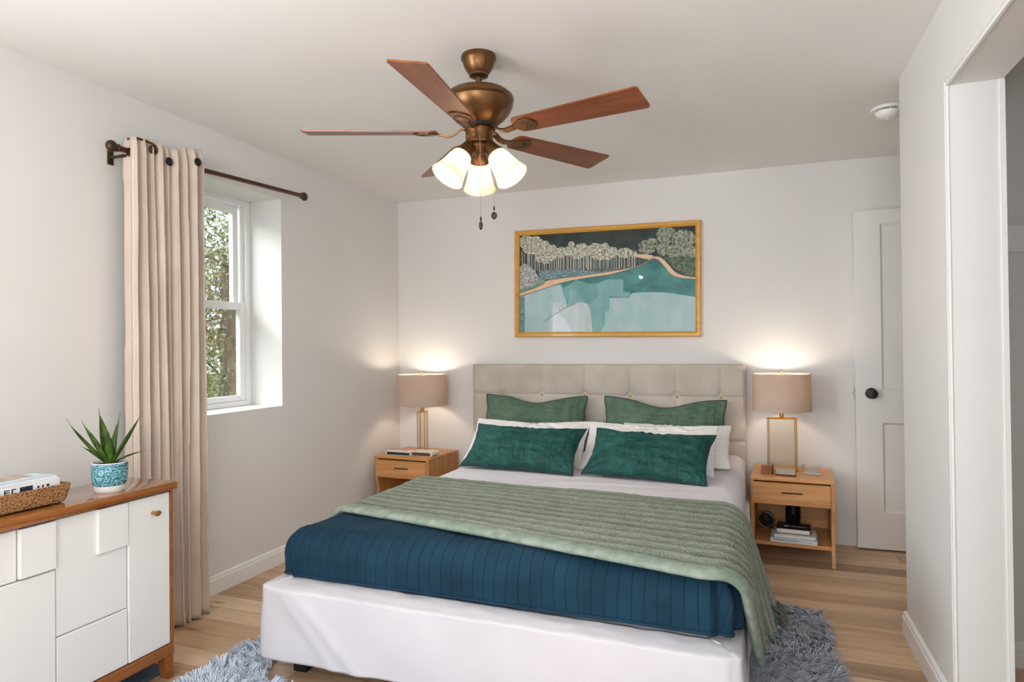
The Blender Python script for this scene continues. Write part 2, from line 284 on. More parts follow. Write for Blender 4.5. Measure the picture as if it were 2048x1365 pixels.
class MB:
    def __init__(s): s.v = []; s.f = []; s.mi = []; s.cm = 0; s.uv = None
    def raw(s, vs, fs):
        b = len(s.v); s.v += [tuple(v) for v in vs]; s.f += [tuple(i + b for i in f) for f in fs]; s.mi += [s.cm] * len(fs); return s
    def box(s, x0, x1, y0, y1, z0, z1, bev=0, mat=None):
        if x1 < x0: x0, x1 = x1, x0
        if y1 < y0: y0, y1 = y1, y0
        if z1 < z0: z0, z1 = z1, z0
        if bev <= 0:
            vs = [(x, y, z) for x in (x0, x1) for y in (y0, y1) for z in (z0, z1)]
            fs = [(0, 1, 3, 2), (4, 6, 7, 5), (0, 4, 5, 1), (2, 3, 7, 6), (0, 2, 6, 4), (1, 5, 7, 3)]
        else:
            bm = bmesh.new(); bmesh.ops.create_cube(bm, size=1)
            for v in bm.verts: v.co = Vector(((x0 + x1) / 2 + v.co.x * (x1 - x0), (y0 + y1) / 2 + v.co.y * (y1 - y0), (z0 + z1) / 2 + v.co.z * (z1 - z0)))
            bmesh.ops.bevel(bm, geom=bm.edges[:] , offset=min(bev, .45 * min(x1 - x0, y1 - y0, z1 - z0)), segments=2, affect='EDGES', profile=.5)
            bm.verts.ensure_lookup_table(); vs = [v.co.copy() for v in bm.verts]; fs = [[v.index for v in f.verts] for f in bm.faces]; bm.free()
        if mat is not None: vs = [mat @ Vector(v) for v in vs]
        return s.raw(vs, fs)
    def lathe(s, prof, n=32, mat=None, cap=True):
        vs = []; fs = []
        for r, z in prof:
            for k in range(n): a = 2 * PI * k / n; vs.append(Vector((r * math.cos(a), r * math.sin(a), z)))
        for i in range(len(prof) - 1):
            for k in range(n):
                k2 = (k + 1) % n; fs.append((i * n + k, i * n + k2, (i + 1) * n + k2, (i + 1) * n + k))
        if cap:
            if prof[0][0] > 1e-6: fs.append(tuple(reversed(range(n))))
            if prof[-1][0] > 1e-6: fs.append(tuple((len(prof) - 1) * n + k for k in range(n)))
        if mat is not None: vs = [mat @ v for v in vs]
        return s.raw(vs, fs)
    def tube(s, pts, r, n=8, closed=False, flat=None):
        pts = [Vector(p) for p in pts]; N = len(pts); vs = []; fs = []
        rr = r if hasattr(r, '__len__') else [r] * N
        prev = None
        for i, p in enumerate(pts):
            if closed: tg = (pts[(i + 1) % N] - pts[i - 1]).normalized()
            else: tg = (pts[min(i + 1, N - 1)] - pts[max(i - 1, 0)]).normalized()
            if prev is None: prev = tg.orthogonal().normalized() if abs(tg.z) > .9 else tg.cross(Vector((0, 0, 1))).normalized()
            a = (prev - tg * prev.dot(tg)).normalized(); prev = a; b = tg.cross(a)
            for k in range(n):
                th = 2 * PI * k / n; vs.append(p + (a * math.cos(th) + b * math.sin(th)) * rr[i])
        rng = N if closed else N - 1
        for i in range(rng):
            j = (i + 1) % N
            for k in range(n): k2 = (k + 1) % n; fs.append((i * n + k, i * n + k2, j * n + k2, j * n + k))
        if not closed: fs.append(tuple(reversed(range(n)))); fs.append(tuple((N - 1) * n + k for k in range(n)))
        return s.raw(vs, fs)
    def sphere(s, c, r, n=16, sc=(1, 1, 1)):
        m = n // 2; prof = [(max(r * math.sin(PI * i / m), 1e-5), -r * math.cos(PI * i / m)) for i in range(m + 1)]
        return s.lathe(prof, n, Matrix.Translation(c) @ Matrix.Diagonal((*sc, 1)), cap=False)
    def prism(s, poly, z0, z1, mat=None):
        n = len(poly); vs = [Vector((x, y, z0)) for x, y in poly] + [Vector((x, y, z1)) for x, y in poly]
        fs = [tuple(reversed(range(n))), tuple(range(n, 2 * n))] + [(i, (i + 1) % n, n + (i + 1) % n, n + i) for i in range(n)]
        if mat is not None: vs = [mat @ v for v in vs]
        return s.raw(vs, fs)
    def grid(s, nu, nv, fn, flip=False, uv=False):
        b = len(s.v); uvs = []
        for j in range(nv + 1):
            for i in range(nu + 1):
                r = fn(i / nu, j / nv)
                s.v.append(tuple(r[:3])); uvs.append(r[3:5] if len(r) >= 5 else (0, 0))
        for j in range(nv):
            for i in range(nu):
                q = (b + j * (nu + 1) + i, b + j * (nu + 1) + i + 1, b + (j + 1) * (nu + 1) + i + 1, b + (j + 1) * (nu + 1) + i)
                s.f.append(tuple(reversed(q)) if flip else q); s.mi.append(s.cm)
        if uv: s.uv = uvs
        return s
    def build(s, name, mats, parent=None, smooth=False, solid=0, fix=True):
        me = bpy.data.meshes.new(name); me.from_pydata(s.v, [], s.f)
        for m in (mats if isinstance(mats, (list, tuple)) else [mats]): me.materials.append(m)
        me.polygons.foreach_set('material_index', s.mi)
        if s.uv:
            u = me.uv_layers.new(name='uv')
            for lp in me.loops: u.data[lp.index].uv = s.uv[lp.vertex_index]
        if fix:
            bm = bmesh.new(); bm.from_mesh(me); bmesh.ops.recalc_face_normals(bm, faces=bm.faces); bm.to_mesh(me); bm.free()
        if smooth is not False:
            me.polygons.foreach_set('use_smooth', [True] * len(me.polygons))
            if smooth is not True: me.set_sharp_from_angle(angle=math.radians(smooth))
        me.update()
        o = bpy.data.objects.new(name, me)
        if solid:
            md = o.modifiers.new('thickness', 'SOLIDIFY'); md.thickness = solid; md.offset = -1
        return link(o, parent)

def copy_tree(o, parent=None):
    c = o.copy(); COL.objects.link(c)
    if parent is not None: c.parent = parent
    for ch in list(o.children): copy_tree(ch, c)
    return c
def struct(mb, name, mat, **k): return tag(mb.build(name, mat, **k), kind='structure')

# ------------------------------------------------------------------ room shell
XL, YB, H, XR, YR, YF = -2.666, 4.628, 2.44, .617, 3.296, -2.6
XE = 1.60; WT = .33
struct(MB().box(-3.2, 1.9, -2.9, 5.0, -.12, 0), 'floor', M['floor'])
struct(MB().box(-3.2, 1.9, -2.9, 5.0, H, H + .12), 'ceiling', M['ceiling'])
w = MB(); X0 = XL - WT
W1 = (2.30, 3.233, .937, 2.182); W2 = (-1.27, .27, .75, 2.15)
for y0, y1, z0, z1 in ((YF - .3, W2[0], 0, H), (W2[0], W2[1], 0, W2[2]), (W2[0], W2[1], W2[3], H), (W2[1], W1[0], 0, H), (W1[0], W1[1], 0, W1[2]), (W1[0], W1[1], W1[3], H), (W1[1], YB + .3, 0, H)):
    w.box(X0, XL, y0, y1, z0, z1)
struct(w, 'wall_left', M['wall'])
struct(MB().box(XL, 1.9, YB, YB + .2, 0, H), 'wall_back', M['wall'])
w = MB(); W3 = (-.75, .52, .5, 2.33)
for x0, x1, z0, z1 in ((XL, W3[0], 0, H), (W3[1], 1.9, 0, H), (W3[0], W3[1], 0, W3[2]), (W3[0], W3[1], W3[3], H)): w.box(x0, x1, YF - .2, YF, z0, z1)
struct(w, 'wall_rear', M['wall'])
OPZ, OPY, OPN = 2.136, 2.555, 1.62  # unseen near edge moved in so the wall shades the closet
w = MB(); w.box(XR, XR + .158, OPY, YR, 0, H); w.box(XR, XR + .158, OPN, OPY, OPZ, H); w.box(XR, XR + .158, YF, OPN, 0, H)
w.box(XR + .158, XE, 3.115, YR, 0, H)
struct(w, 'wall_right', M['wall'])
struct(MB().box(XE, XE + .15, YF, YB, 0, H), 'wall_closet', M['wall'])
struct(MB().box(XR + .158, XE, .95, 1.10, 0, H), 'wall_closet_end', M['wall'])
# thin corner bead around the closet opening
b = MB()
for d, wd in ((.0, .006), (.016, .003)):
    b.box(XR - .0035, XR, OPY + d, OPY + d + wd, .105, OPZ + d + wd); b.box(XR - .0035, XR, OPN, OPY + d, OPZ + d, OPZ + d + wd)
b.box(XR - .004, XR + .004, OPY - .004, OPY, .0, OPZ); b.box(XR - .004, XR + .004, OPN, OPY - .004, OPZ - .004, OPZ)
b.box(XR + .146, XR + .162, OPY - .005, OPY, 0, OPZ); 
struct(b, 'trim_1', M['trim'])
def baseboard(name, p0, p1, nrm, h=.098, th=.016):
    p0 = Vector(p0); p1 = Vector(p1); d = (p1 - p0); L = d.length; d.normalize(); n = Vector(nrm)
    prof = [(0, 0), (th, 0), (th, h - .024), (th * .75, h - .018), (th * .75, h - .008), (th * .3, h), (0, h)]
    vs = [p + n * a + Vector((0, 0, z)) for p in (p0, p1) for a, z in prof]; k = len(prof)
    fs = [tuple(range(k)), tuple(reversed(range(k, 2 * k)))] + [(i, (i + 1) % k, k + (i + 1) % k, k + i) for i in range(k)]
    return struct(MB().raw(vs, fs), name, M['trim'])
baseboard('baseboard_left', (XL, YF, 0), (XL, YB, 0), (1, 0, 0))
baseboard('baseboard_right', (XR, OPY + .012, 0), (XR, YR + .016, 0), (-1, 0, 0))
baseboard('baseboard_right_end', (XR, YR, 0), (XE, YR, 0), (0, 1, 0))
baseboard('baseboard_closet', (XR + .158, 3.115, 0), (XE, 3.115, 0), (0, -1, 0))
baseboard('baseboard_rear', (XL, YF, 0), (XR, YF, 0), (0, 1, 0))
struct(MB().box(XR + .158, XE, 3.097, 3.115, 1.63, 1.735, .003), 'trim_2', M['trim'])

# windows
def ring(mb, xa, xb, y0, y1, z0, z1, wd, wb=None):
    wb = wb or wd
    mb.box(xa, xb, y0, y0 + wd, z0, z1, .003); mb.box(xa, xb, y1 - wd, y1, z0, z1, .003)
    mb.box(xa, xb, y0 + wd, y1 - wd, z0, z0 + wb, .003); mb.box(xa, xb, y0 + wd, y1 - wd, z1 - wd, z1, .003)
def sash_window(name, y0, y1, z0, z1, zm, xin):
    r = empty(name, (xin, (y0 + y1) / 2, z0)); tag(r, kind='structure')
    def L(mb): mb.v = [(v[0] - xin, v[1] - (y0 + y1) / 2, v[2] - z0) for v in mb.v]; return mb
    a = MB(); ring(a, xin - .085, xin, y0, y1, z0, z1, .034, .030); a.box(xin - .03, xin - .022, y1 - .055, y1 - .034, z0 + .03, z1 - .034)
    L(a).build('window_frame', M['vinyl'], r)
    a = MB(); ring(a, xin - .08, xin - .048, y0 + .05, y1 - .05, zm - .02, z1 - .034, .042)
    s_ = L(a).build('sash', M['vinyl'], r)
    L(MB().box(xin - .066, xin - .062, y0 + .09, y1 - .09, zm + .02, z1 - .074)).build('pane', M['pane'], s_)
    a = MB(); ring(a, xin - .046, xin - .012, y0 + .034, y1 - .034, z0 + .03, zm + .022, .042, .034)
    s_ = L(a).build('sash', M['vinyl'], r)
    L(MB().box(xin - .031, xin - .027, y0 + .074, y1 - .074, z0 + .062, zm - .018)).build('pane', M['pane'], s_)
    L(MB().box(xin - .048, xin - .01, (y0 + y1) / 2 - .03, (y0 + y1) / 2 + .03, zm + .022, zm + .034, .003)).build('sash_lock', M['nickel'], s_)
    return r
sash_window('window_1', *W1, 1.54, -2.90)
sash_window('window_2', *W2, 1.45, -2.90)
r = empty('added_window_3', ((W3[0] + W3[1]) / 2, YF - .1, W3[2])); tag(r, kind='structure')  # unseen rear window, added to carry the fill light
a = MB(); cx = (W3[0] + W3[1]) / 2; hw = (W3[1] - W3[0]) / 2; hh = W3[3] - W3[2]
for x0, x1, z0, z1 in ((-hw, -hw + .05, 0, hh), (hw - .05, hw, 0, hh), (-hw, hw, 0, .05), (-hw, hw, hh - .05, hh), (-.03, .03, 0, hh)): a.box(x0, x1, -.06, 0, z0, z1)
a.build('window_frame', M['vinyl'], r)

# door leaf folded back against the rear wall
dr = empty('door_1', (.593, 4.585, .012)); tag(dr, kind='structure')
DW, DH = .76, 2.085; st = .145
a = MB(); a.box(0, DW, -.012, .02, 0, DH)
for x0, x1, z0, z1 in ((0, st, 0, DH), (DW - st, DW, 0, DH), (st, DW - st, 0, .225), (st, DW - st, .775, .975), (st, DW - st, 2.012 - .012, DH)):
    a.box(x0, x1, -.028, -.012, z0, z1)
for z0, z1 in ((.225, .775), (.975, 2.0)):
    vs = []; x0, x1 = st, DW - st
    for (ins, dep) in ((0, -.028), (.012, -.012)):
        vs += [(x0 + ins, dep, z0 + ins), (x1 - ins, dep, z0 + ins), (x1 - ins, dep, z1 - ins), (x0 + ins, dep, z1 - ins)]
    a.raw(vs, [(i, (i + 1) % 4, 4 + (i + 1) % 4, 4 + i) for i in range(4)])
a.build('door_panel', M['door'], dr, fix=False)
RX = Matrix.Rotation(PI / 2, 4, 'X')
kn = MB().lathe([(.034, 0), (.034, .006), (.014, .01), (.012, .03), (.02, .036), (.029, .05), (.03, .06), (.024, .07), (.001, .073)], 24, Matrix.Translation((.085, -.028, .955)) @ RX).build('door_handle', M['black'], dr, smooth=40)
kn['label'] = 'round black door knob'
MB().box(-.003, .0, -.02, .012, .92, .985).box(-.011, -.003, -.010, .004, .945, .962).build('latch', M['nickel'], dr)

# smoke detector
sm = tag(empty('smoke_detector', (.640, 3.685, H)), 'round white smoke detector on the ceiling beside the closet wall', 'smoke detector')
MB().lathe([(.001, 0), (.074, 0), (.076, -.006), (.074, -.011), (.06, -.013), (.001, -.013)], 40).build('base', M['trim'], sm, smooth=40)
MB().lathe([(.052, -.013), (.052, -.02), (.001, -.02)], 32).build('vent', M['dark'], sm, smooth=40)
a = MB().lathe([(.057, -.018), (.056, -.03), (.046, -.044), (.024, -.05), (.001, -.051)], 40)
for k in range(8):
    th = k * PI / 4; a.box(.050, .058, -.002, .002, -.020, -.012, mat=Matrix.Rotation(th, 4, 'Z'))
a.build('cover', M['trim'], sm, smooth=40)
MB().lathe([(.006, -.05), (.006, -.055), (.001, -.056)], 12).build('test_button', M['trim'], sm)

# ------------------------------------------------------------------ outdoors
struct(MB().box(-40, -3.1, -20, 40, -.7, -.6), 'ground', M['grass'])
def leaves(n, c, rad, size, seed, squash=(1, 1, 1)):
    rs = np.random.RandomState(seed); mb = MB()
    p = rs.normal(size=(n, 3)); p /= np.linalg.norm(p, axis=1)[:, None]; p *= (rs.rand(n, 1) ** .45) * rad * np.array(squash)
    for q in p:
        nz = noise.noise(Vector(q) * 1.1 + Vector((seed, 0, 0)))
        if nz < -.06: continue
        a = Vector(rs.normal(size=3)).normalized(); b = a.orthogonal().normalized(); b.rotate(Matrix.Rotation(rs.rand() * 6, 3, a)); s_ = size * (.5 + rs.rand())
        o = Vector(q) + Vector(c)
        mb.raw([o - a * s_, o + b * s_ * .45, o + a * s_, o - b * s_ * .45], [(0, 1, 2, 3)])
    return mb
def tree(name, x, y, h, label, fol, seed, crowns, tr=.16, lean=.1):
    r = tag(empty(name, (x, y, -.6)), label, 'tree', 'trees outside the window')
    rs = random.Random(seed); pts = [(0, 0, -.1)]; 
    for k in range(1, 9): pts.append((lean * k / 8 * h * .3 + rs.uniform(-.05, .05), rs.uniform(-.06, .06), h * k / 8))
    MB().tube(pts, [tr * (1 - .7 * k / 8) for k in range(9)], 12).build('trunk', M['bark'], r, smooth=True)
    for k in range(5):
        z = h * rs.uniform(.25, .8); i = int(z / h * 8); p0 = Vector(pts[i]); d = Vector((rs.uniform(-1, 1), rs.uniform(-1, 1), rs.uniform(.1, .8))).normalized()
        L = rs.uniform(.8, 1.6); MB().tube([p0 + d * L * q + Vector((0, 0, .12 * math.sin(q * 5))) for q in (0, .25, .5, .75, 1)], [.035, .028, .02, .014, .006], 6).build('branch', M['bark'], r, smooth=True)
    for n, c, rad, size, sq in crowns: leaves(n, c, rad, size, seed + int(c[2] * 10), sq).build('crown', fol, r, fix=False)
    return r
tree('leafy_tree', -8.4, 8.9, 5.2, 'green leafy tree with a pale trunk just outside the window', M['foliage'], 3,
     [(7000, (0, 0, 4.0), 1.9, .04, (1.1, 1.1, .9)), (3500, (-.6, .4, 1.4), 1.2, .035, (1.2, 1.2, .8))], .17)
tree('autumn_tree', -12.2, 12.6, 4.2, 'brown and rust leaved tree seen through the lower sash', M['foliage_rust'], 5,
     [(6000, (0, 0, 2.2), 1.9, .055, (1.3, 1.3, 1.0)), (3000, (.4, .4, 3.6), 1.3, .05, (1.3, 1.3, .7))], .15)
tree('tall_tree', -19.5, 19.0, 8.0, 'tall olive green tree farthest from the window', M['foliage'], 9,
     [(8000, (0, 0, 5.0), 3.0, .08, (1.3, 1.3, 1.2)), (1800, (.5, -1.0, 2.3), 2.0, .10, (1.3, 1.3, .8))], .2)
tree('slender_tree', -7.2, 5.9, 5.0, 'slender grey green tree nearest the curtain side of the window', M['foliage_pale'], 12,
     [(4500, (0, 0, 3.8), 1.6, .035, (1, 1, 1.0)), (2200, (.2, .3, 1.6), 1.1, .032, (1, 1, 1))], .10)

# ------------------------------------------------------------------ curtain and rod
rod = tag(empty('curtain_rod', (-2.56, 2.66, 2.183)), 'dark red brown curtain rod with bronze scroll ends above the window', 'curtain rod')
RA, RB = Vector((0, -.585, -.030)), Vector((0, .615, .024))
a = MB(); a.tube([RA.lerp(RB, q / 10) for q in range(11)], .0125, 14); a.build('pole', M['rod'], rod, smooth=50)
def finial(P, s):
    a = MB(); a.tube([P, P + Vector((0, s * .012, 0)), P + Vector((0, s * .02, 0))], [.013, .018, .013], 14)
    a.sphere(P + Vector((0, s * .04, .0)), .026, 16, (.75, 1, 1.0)); return a.build('finial', M['dark_bronze'], rod, smooth=True)
finial(RA, -1); finial(RB, 1)
for P in (RA + Vector((0, .035, 0)),):
    a = MB(); a.box(-.106, -.100, P.y - .014, P.y + .014, P.z - .05, P.z + .05, .002); a.box(-.10, -.012, P.y - .008, P.y + .008, P.z - .024, P.z - .014, .002)
    pts = []
    for k in range(26):
        th = k / 25 * 3.6 * PI; rr = .020 * (1 - k / 25 * .75); pts.append((.0 + .012 + rr * math.cos(th), P.y, P.z - .008 + rr * math.sin(th) * 1.0))
    a.tube(pts, .004, 6); a.build('bracket', M['dark_bronze'], rod, smooth=40)
# scroll hanging forward at the left end
a = MB(); pts = []
for k in range(34):
    th = -k / 33 * 4.2 * PI + PI * .5; rr = .023 * (1 - k / 33 * .8); pts.append((.052, -.465 + rr * math.cos(th), -.005 + rr * math.sin(th)))
pts = [(.03, -.575, .012), (.045, -.54, .024), (.052, -.50, .022)] + pts
a.tube(pts, .005, 6); a.build('scroll', M['dark_bronze'], rod, smooth=True)

cu = tag(empty('curtain', (-2.56, 2.29, 0)), 'floor length beige linen curtain gathered at the left of the window', 'curtain')
pleats = [.0, .085, .225, .300, .420, .500, .655, .740, .880, 1.0]
deep = [.2, .95, .9, .6, 1.15, .7, 1.1, .65, 1.1, .5]
def fold(u):
    for i in range(len(pleats) - 1):
        a_, c_ = pleats[i], pleats[i + 1]
        if a_ <= u <= c_:
            q = (u - a_) / (c_ - a_); b_ = max(math.sin(PI * q) * 1.1 - .10, 0) ** .34 - .10 * math.exp(-((q - .55) / .10) ** 2); lo = deep[i] + (deep[i + 1] - deep[i]) * q
            return (1 - (1 - b_) * 2 * lo) * (.75 + .35 * ((c_ - a_) / .1)), -math.sin(2 * PI * q) * (.8 if c_ - a_ < .1 else 1.3)
    return 0, 0
def curt(u, v):
    z = .008 + v * (2.205 + .012 * math.sin(u * 9) + .045 * u - .01)
    uu = u + .020 * math.sin(v * 4 + u * 9) * (1 - v) * math.sin(u * PI) + .012 * noise.noise(Vector((u * 7, v * 2, 2))) * math.sin(u * PI)
    uu = min(max(uu, 0), 1); fx, fy = fold(uu); am = .060 * (.85 + .25 * (1 - v)) * (1 + .3 * noise.noise(Vector((u * 5, v * 1.5, 9))))
    x = fx * am + .003 * noise.noise(Vector((u * 14, v * 9, 0))) + .0008 * noise.noise(Vector((u * 40, v * 16, 0)))
    x = max(x, -.088)
    if z < 1.0: x += .0018 * math.sin(z * 46 + u * 40) * max(0, 1 - abs(z - .4) / .5)
    y = -.205 + .412 * u + .010 * (1 - v) * math.sin(u * 7) - .009 * fy
    if z > 2.17: x *= 1 - .25 * (z - 2.17) / .06
    return (x + .012, y, z)
cl = MB().grid(420, 90, curt).build('fabric', M['curtain'], cu, smooth=True, solid=.003)
# grommets and the glimpse of the rod in them
for gu in (.46, .80):
    c_ = curt(gu, .968); gx, gy, gz = c_[0] + .005, c_[1], c_[2]
    a = MB(); pts = [(gx, gy + .017 * math.cos(th), gz + .017 * math.sin(th)) for th in [k * PI / 9 for k in range(18)]]
    a.tube(pts, .003, 6, closed=True); a.lathe([(.017, -.001), (.017, .001)], 18, Matrix.Translation((gx, gy, gz)) @ Matrix.Rotation(PI / 2, 4, 'Y'))
    a.build('grommet', M['dark'], cu, smooth=40)

# ------------------------------------------------------------------ ceiling fan
FX, FY = -1.014, 2.406
fan = tag(empty('ceiling_fan', (FX, FY, H)), 'bronze ceiling fan with five red brown blades and three lit glass shades', 'ceiling fan')
MB().lathe([(.001, 0), (.068, 0), (.070, -.006), (.070, -.016), (.064, -.022), (.058, -.045), (.046, -.066), (.038, -.074), (.038, -.082), (.026, -.088), (.001, -.088)], 40).build('canopy', M['bronze'], fan, smooth=35)
MB().lathe([(.0125, -.08), (.0125, -.15)], 20).lathe([(.02, -.125), (.024, -.13), (.024, -.145), (.02, -.15)], 20).build('downrod', M['bronze'], fan, smooth=35)
MB().lathe([(.02, -.134), (.085, -.138), (.118, -.150), (.136, -.166), (.139, -.178), (.133, -.184), (.137, -.190), (.134, -.206), (.120, -.232), (.098, -.256), (.078, -.272), (.064, -.280), (.001, -.280)], 56).build('motor_housing', M['bronze'], fan, smooth=28)
MB().lathe([(.066, -.278), (.066, -.292), (.05, -.296), (.001, -.296)], 40).build('motor_hub', M['black'], fan, smooth=40)
sw = MB().lathe([(.001, -.292), (.056, -.294), (.057, -.300), (.055, -.306), (.055, -.340), (.057, -.346), (.052, -.352), (.001, -.352)], 40).build('switch_housing', M['bronze'], fan, smooth=35)
MB().sphere((.0, -.056, -.33), .004, 8).build('screw', M['brass'], sw)
MB().sphere((-.03, -.046, -.33), .004, 8).build('screw', M['brass'], sw)
lk = MB().lathe([(.001, -.350), (.040, -.352), (.044, -.362), (.036, -.378), (.022, -.390), (.010, -.396), (.006, -.404), (.001, -.405)], 32).build('light_hub', M['bronze'], fan, smooth=35)
BZ = -.312
angs = [-157.5, -85.5, -12, 59, 132]
bl0 = ir0 = None
for i, ad_ in enumerate(angs):
    Rz = Matrix.Rotation(math.radians(ad_), 4, 'Z')
    Rp = Matrix.Translation((0, 0, BZ)) @ Matrix.Rotation(math.radians(-11.5), 4, 'X')
    if bl0 is None:
        r0, r1, w0, w1 = .165, .688, .052, .069; poly = []
        for k in range(7): th = PI + PI / 2 * (k / 6); poly.append((r0 + .03 + .03 * math.cos(th), -w0 + .03 + .03 * math.sin(th)))
        for k in range(4): th = -PI / 2 + PI / 2 * k / 3; poly.append((r1 - .012 + .012 * math.cos(th), -w1 + .012 + .012 * math.sin(th)))
        for k in range(4): th = PI / 2 * k / 3; poly.append((r1 - .012 + .012 * math.cos(th), w1 - .012 + .012 * math.sin(th)))
        for k in range(7): th = PI / 2 + PI / 2 * k / 6; poly.append((r0 + .03 + .03 * math.cos(th), w0 - .03 + .03 * math.sin(th)))
        bl0 = MB().prism(poly, 0, .0065).build('blade', [M['blade']], fan)
        # blade iron: plate under the blade + arm up to the hub
        a = MB()
        pl = [(.150, -.012), (.175, -.018), (.20, -.040), (.235, -.043), (.252, -.028), (.262, 0), (.252, .028), (.235, .043), (.20, .040), (.175, .018), (.150, .012)]
        a.prism(pl, -.0055, -.0005)
        pth = [(.058, 0, .020), (.080, 0, .014), (.10, 0, -.004), (.125, 0, -.010), (.165, 0, -.004)]
        for p, q in zip(pth[:-1], pth[1:]):
            p = Vector(p); q = Vector(q); d = (q - p).normalized(); n_ = Vector((-d.z, 0, d.x)) * .004; wy = .013
            vs = [p + n_ + Vector((0, s * wy, 0)) for s in (-1, 1)] + [p - n_ + Vector((0, s * wy, 0)) for s in (1, -1)] + [q + n_ + Vector((0, s * wy, 0)) for s in (-1, 1)] + [q - n_ + Vector((0, s * wy, 0)) for s in (1, -1)]
            a.raw(vs, [(0, 1, 2, 3), (7, 6, 5, 4), (0, 4, 5, 1), (1, 5, 6, 2), (2, 6, 7, 3), (3, 7, 4, 0)])
        ir0 = a.build('blade_iron', M['bronze'], fan, smooth=35)
        a = MB()
        for off in (.246, .232):
            for s in (-1, 1):
                vs = []
                for (dx, dy) in ((0, 0), (-.020, .026), (-.048, .032)):
                    for t_ in (0, .008): vs.append((off + dx - t_, s * dy, -.0062))
                a.raw(vs, [(0, 1, 3, 2), (2, 3, 5, 4)])
        sl0 = a.build('slot', M['bulb_dark'], ir0, fix=False)
        bl, ir = bl0, ir0
    else:
        bl = bl0.copy(); COL.objects.link(bl); ir = ir0.copy(); COL.objects.link(ir)
        s2 = sl0.copy(); COL.objects.link(s2); s2.parent = ir
    bl.matrix_local = Rz @ Rp; ir.matrix_local = Rz @ Rp
# lamp shades of the fan
for ad_ in (113, 233, -7):
    T = Matrix.Rotation(math.radians(ad_), 4, 'Z') @ Matrix.Translation((.052, 0, -.374)) @ Matrix.Rotation(math.radians(-36), 4, 'Y')
    MB().lathe([(.018, .022), (.024, .008), (.030, -.016), (.037, -.032), (.037, -.040), (.001, -.040)], 28, T).build('socket_cup', M['bronze'], fan, smooth=35)
    prof = [(.033, -.036), (.040, -.046), (.046, -.070), (.051, -.100), (.058, -.130), (.066, -.150), (.069, -.158)]
    inn = [(r - .003, z) for r, z in reversed(prof)]
    sh = MB().lathe(prof + inn, 40, T, cap=False).build('lamp_shade', M['frosted'], fan, smooth=True)
    bb = MB().lathe([(.010, -.04), (.012, -.05), (.020, -.062), (.022, -.072), (.016, -.084), (.001, -.088)], 20, T).build('bulb', M['bulb'], sh, smooth=True)
    l = bpy.data.lights.new('fan_bulb_light', 'POINT'); l.energy = 7.5; l.color = (1, .87, .70); l.shadow_soft_size = .02
    lo = bpy.data.objects.new('fan_bulb_light', l); COL.objects.link(lo); lo.location = Vector((FX, FY, H)) + T @ Vector((0, 0, -.112))
def chain(x, y, z0, z1, disc):
    a = MB(); a.tube([(x, y, z0), (x, y, z1 + .045)], .0011, 6); n = int((z0 - z1) / .012)
    ch = a.build('pull_chain', M['nickel'], fan)
    b = MB().tube([(x, y, z1 + .05), (x, y, z1 + .036)], [.003, .0045], 8)
    if disc: b.sphere((x, y, z1 + .014), .0125, 14, (1, .45, 1.25))
    else: b.sphere((x, y, z1 + .016), .009, 12, (.9, .6, 2.0))
    b.build('pull_fob', M['black'], ch, smooth=True)
chain(.026, -.056, -.335, -.705, False); chain(.048, .03, -.335, -.650, True)

# ------------------------------------------------------------------ picture
pic = tag(empty('framed_picture', (-.995, YB, 1.736)), 'landscape painting of a teal lake in a gold frame above the headboard', 'picture')
pic.rotation_euler = (0, math.radians(.75), 0)
PW, PH, fwid = 1.338, .79, .036
a = MB()
def frame_side(p, q, inward):
    p = Vector((p[0], 0, p[1])); q = Vector((q[0], 0, q[1])); d = (q - p).normalized(); n = Vector((inward[0], 0, inward[1]))
    prof = [(0, -.002), (0, -.034), (.006, -.040), (.022, -.040), (fwid, -.030), (fwid, -.002)]
    k = len(prof); vs = [p + n * i + d * i + Vector((0, y, 0)) for i, y in prof] + [q + n * i - d * i + Vector((0, y, 0)) for i, y in prof]
    a.raw(vs, [(i, i + 1, k + i + 1, k + i) for i in range(k - 1)])
hx, hz = PW / 2, PH / 2
frame_side((-hx, hz), (hx, hz), (0, -1)); frame_side((hx, hz), (hx, -hz), (-1, 0)); frame_side((hx, -hz), (-hx, -hz), (0, 1)); frame_side((-hx, -hz), (-hx, hz), (1, 0))
a.build('frame', M['frame_gold'], pic)
MB().box(-hx + .01, hx - .01, -.008, -.001, -hz + .01, hz - .01).build('backing', M['dark'], pic)
iw, ih = hx - fwid, hz - fwid
def cv(x, y):
    u = (x - 190) / 1632; t0 = 242 - 70 * u; b0 = 1138 - 6 * u; v = (y - t0) / (b0 - t0)
    u = min(max(u, 0), 1); v = min(max(v, 0), 1); return (-iw + 2 * iw * u, ih - 2 * ih * v)
pm = []; pmi = {}
art = MB(); layer = [0]
def P(mat, pts, smooth_=0):
    if mat not in pmi: pmi[mat] = len(pm); pm.append(M[mat])
    layer[0] += 1; y = -.010 - layer[0] * .00012; art.cm = pmi[mat]
    q = [cv(*p) for p in pts]
    art.raw([(x, y, z) for x, z in q], [tuple(range(len(q)))])
def spl(pts, n=6):
    out = []
    for i in range(len(pts) - 1):
        p0 = pts[max(i - 1, 0)]; p1 = pts[i]; p2 = pts[i + 1]; p3 = pts[min(i + 2, len(pts) - 1)]
        for k in range(n):
            t_ = k / n; out.append(tuple(.5 * (2 * p1[j] + (p2[j] - p0[j]) * t_ + (2 * p0[j] - 5 * p1[j] + 4 * p2[j] - p3[j]) * t_ ** 2 + (3 * p1[j] - p0[j] - 3 * p2[j] + p3[j]) * t_ ** 3) for j in (0, 1)))
    return out + [pts[-1]]
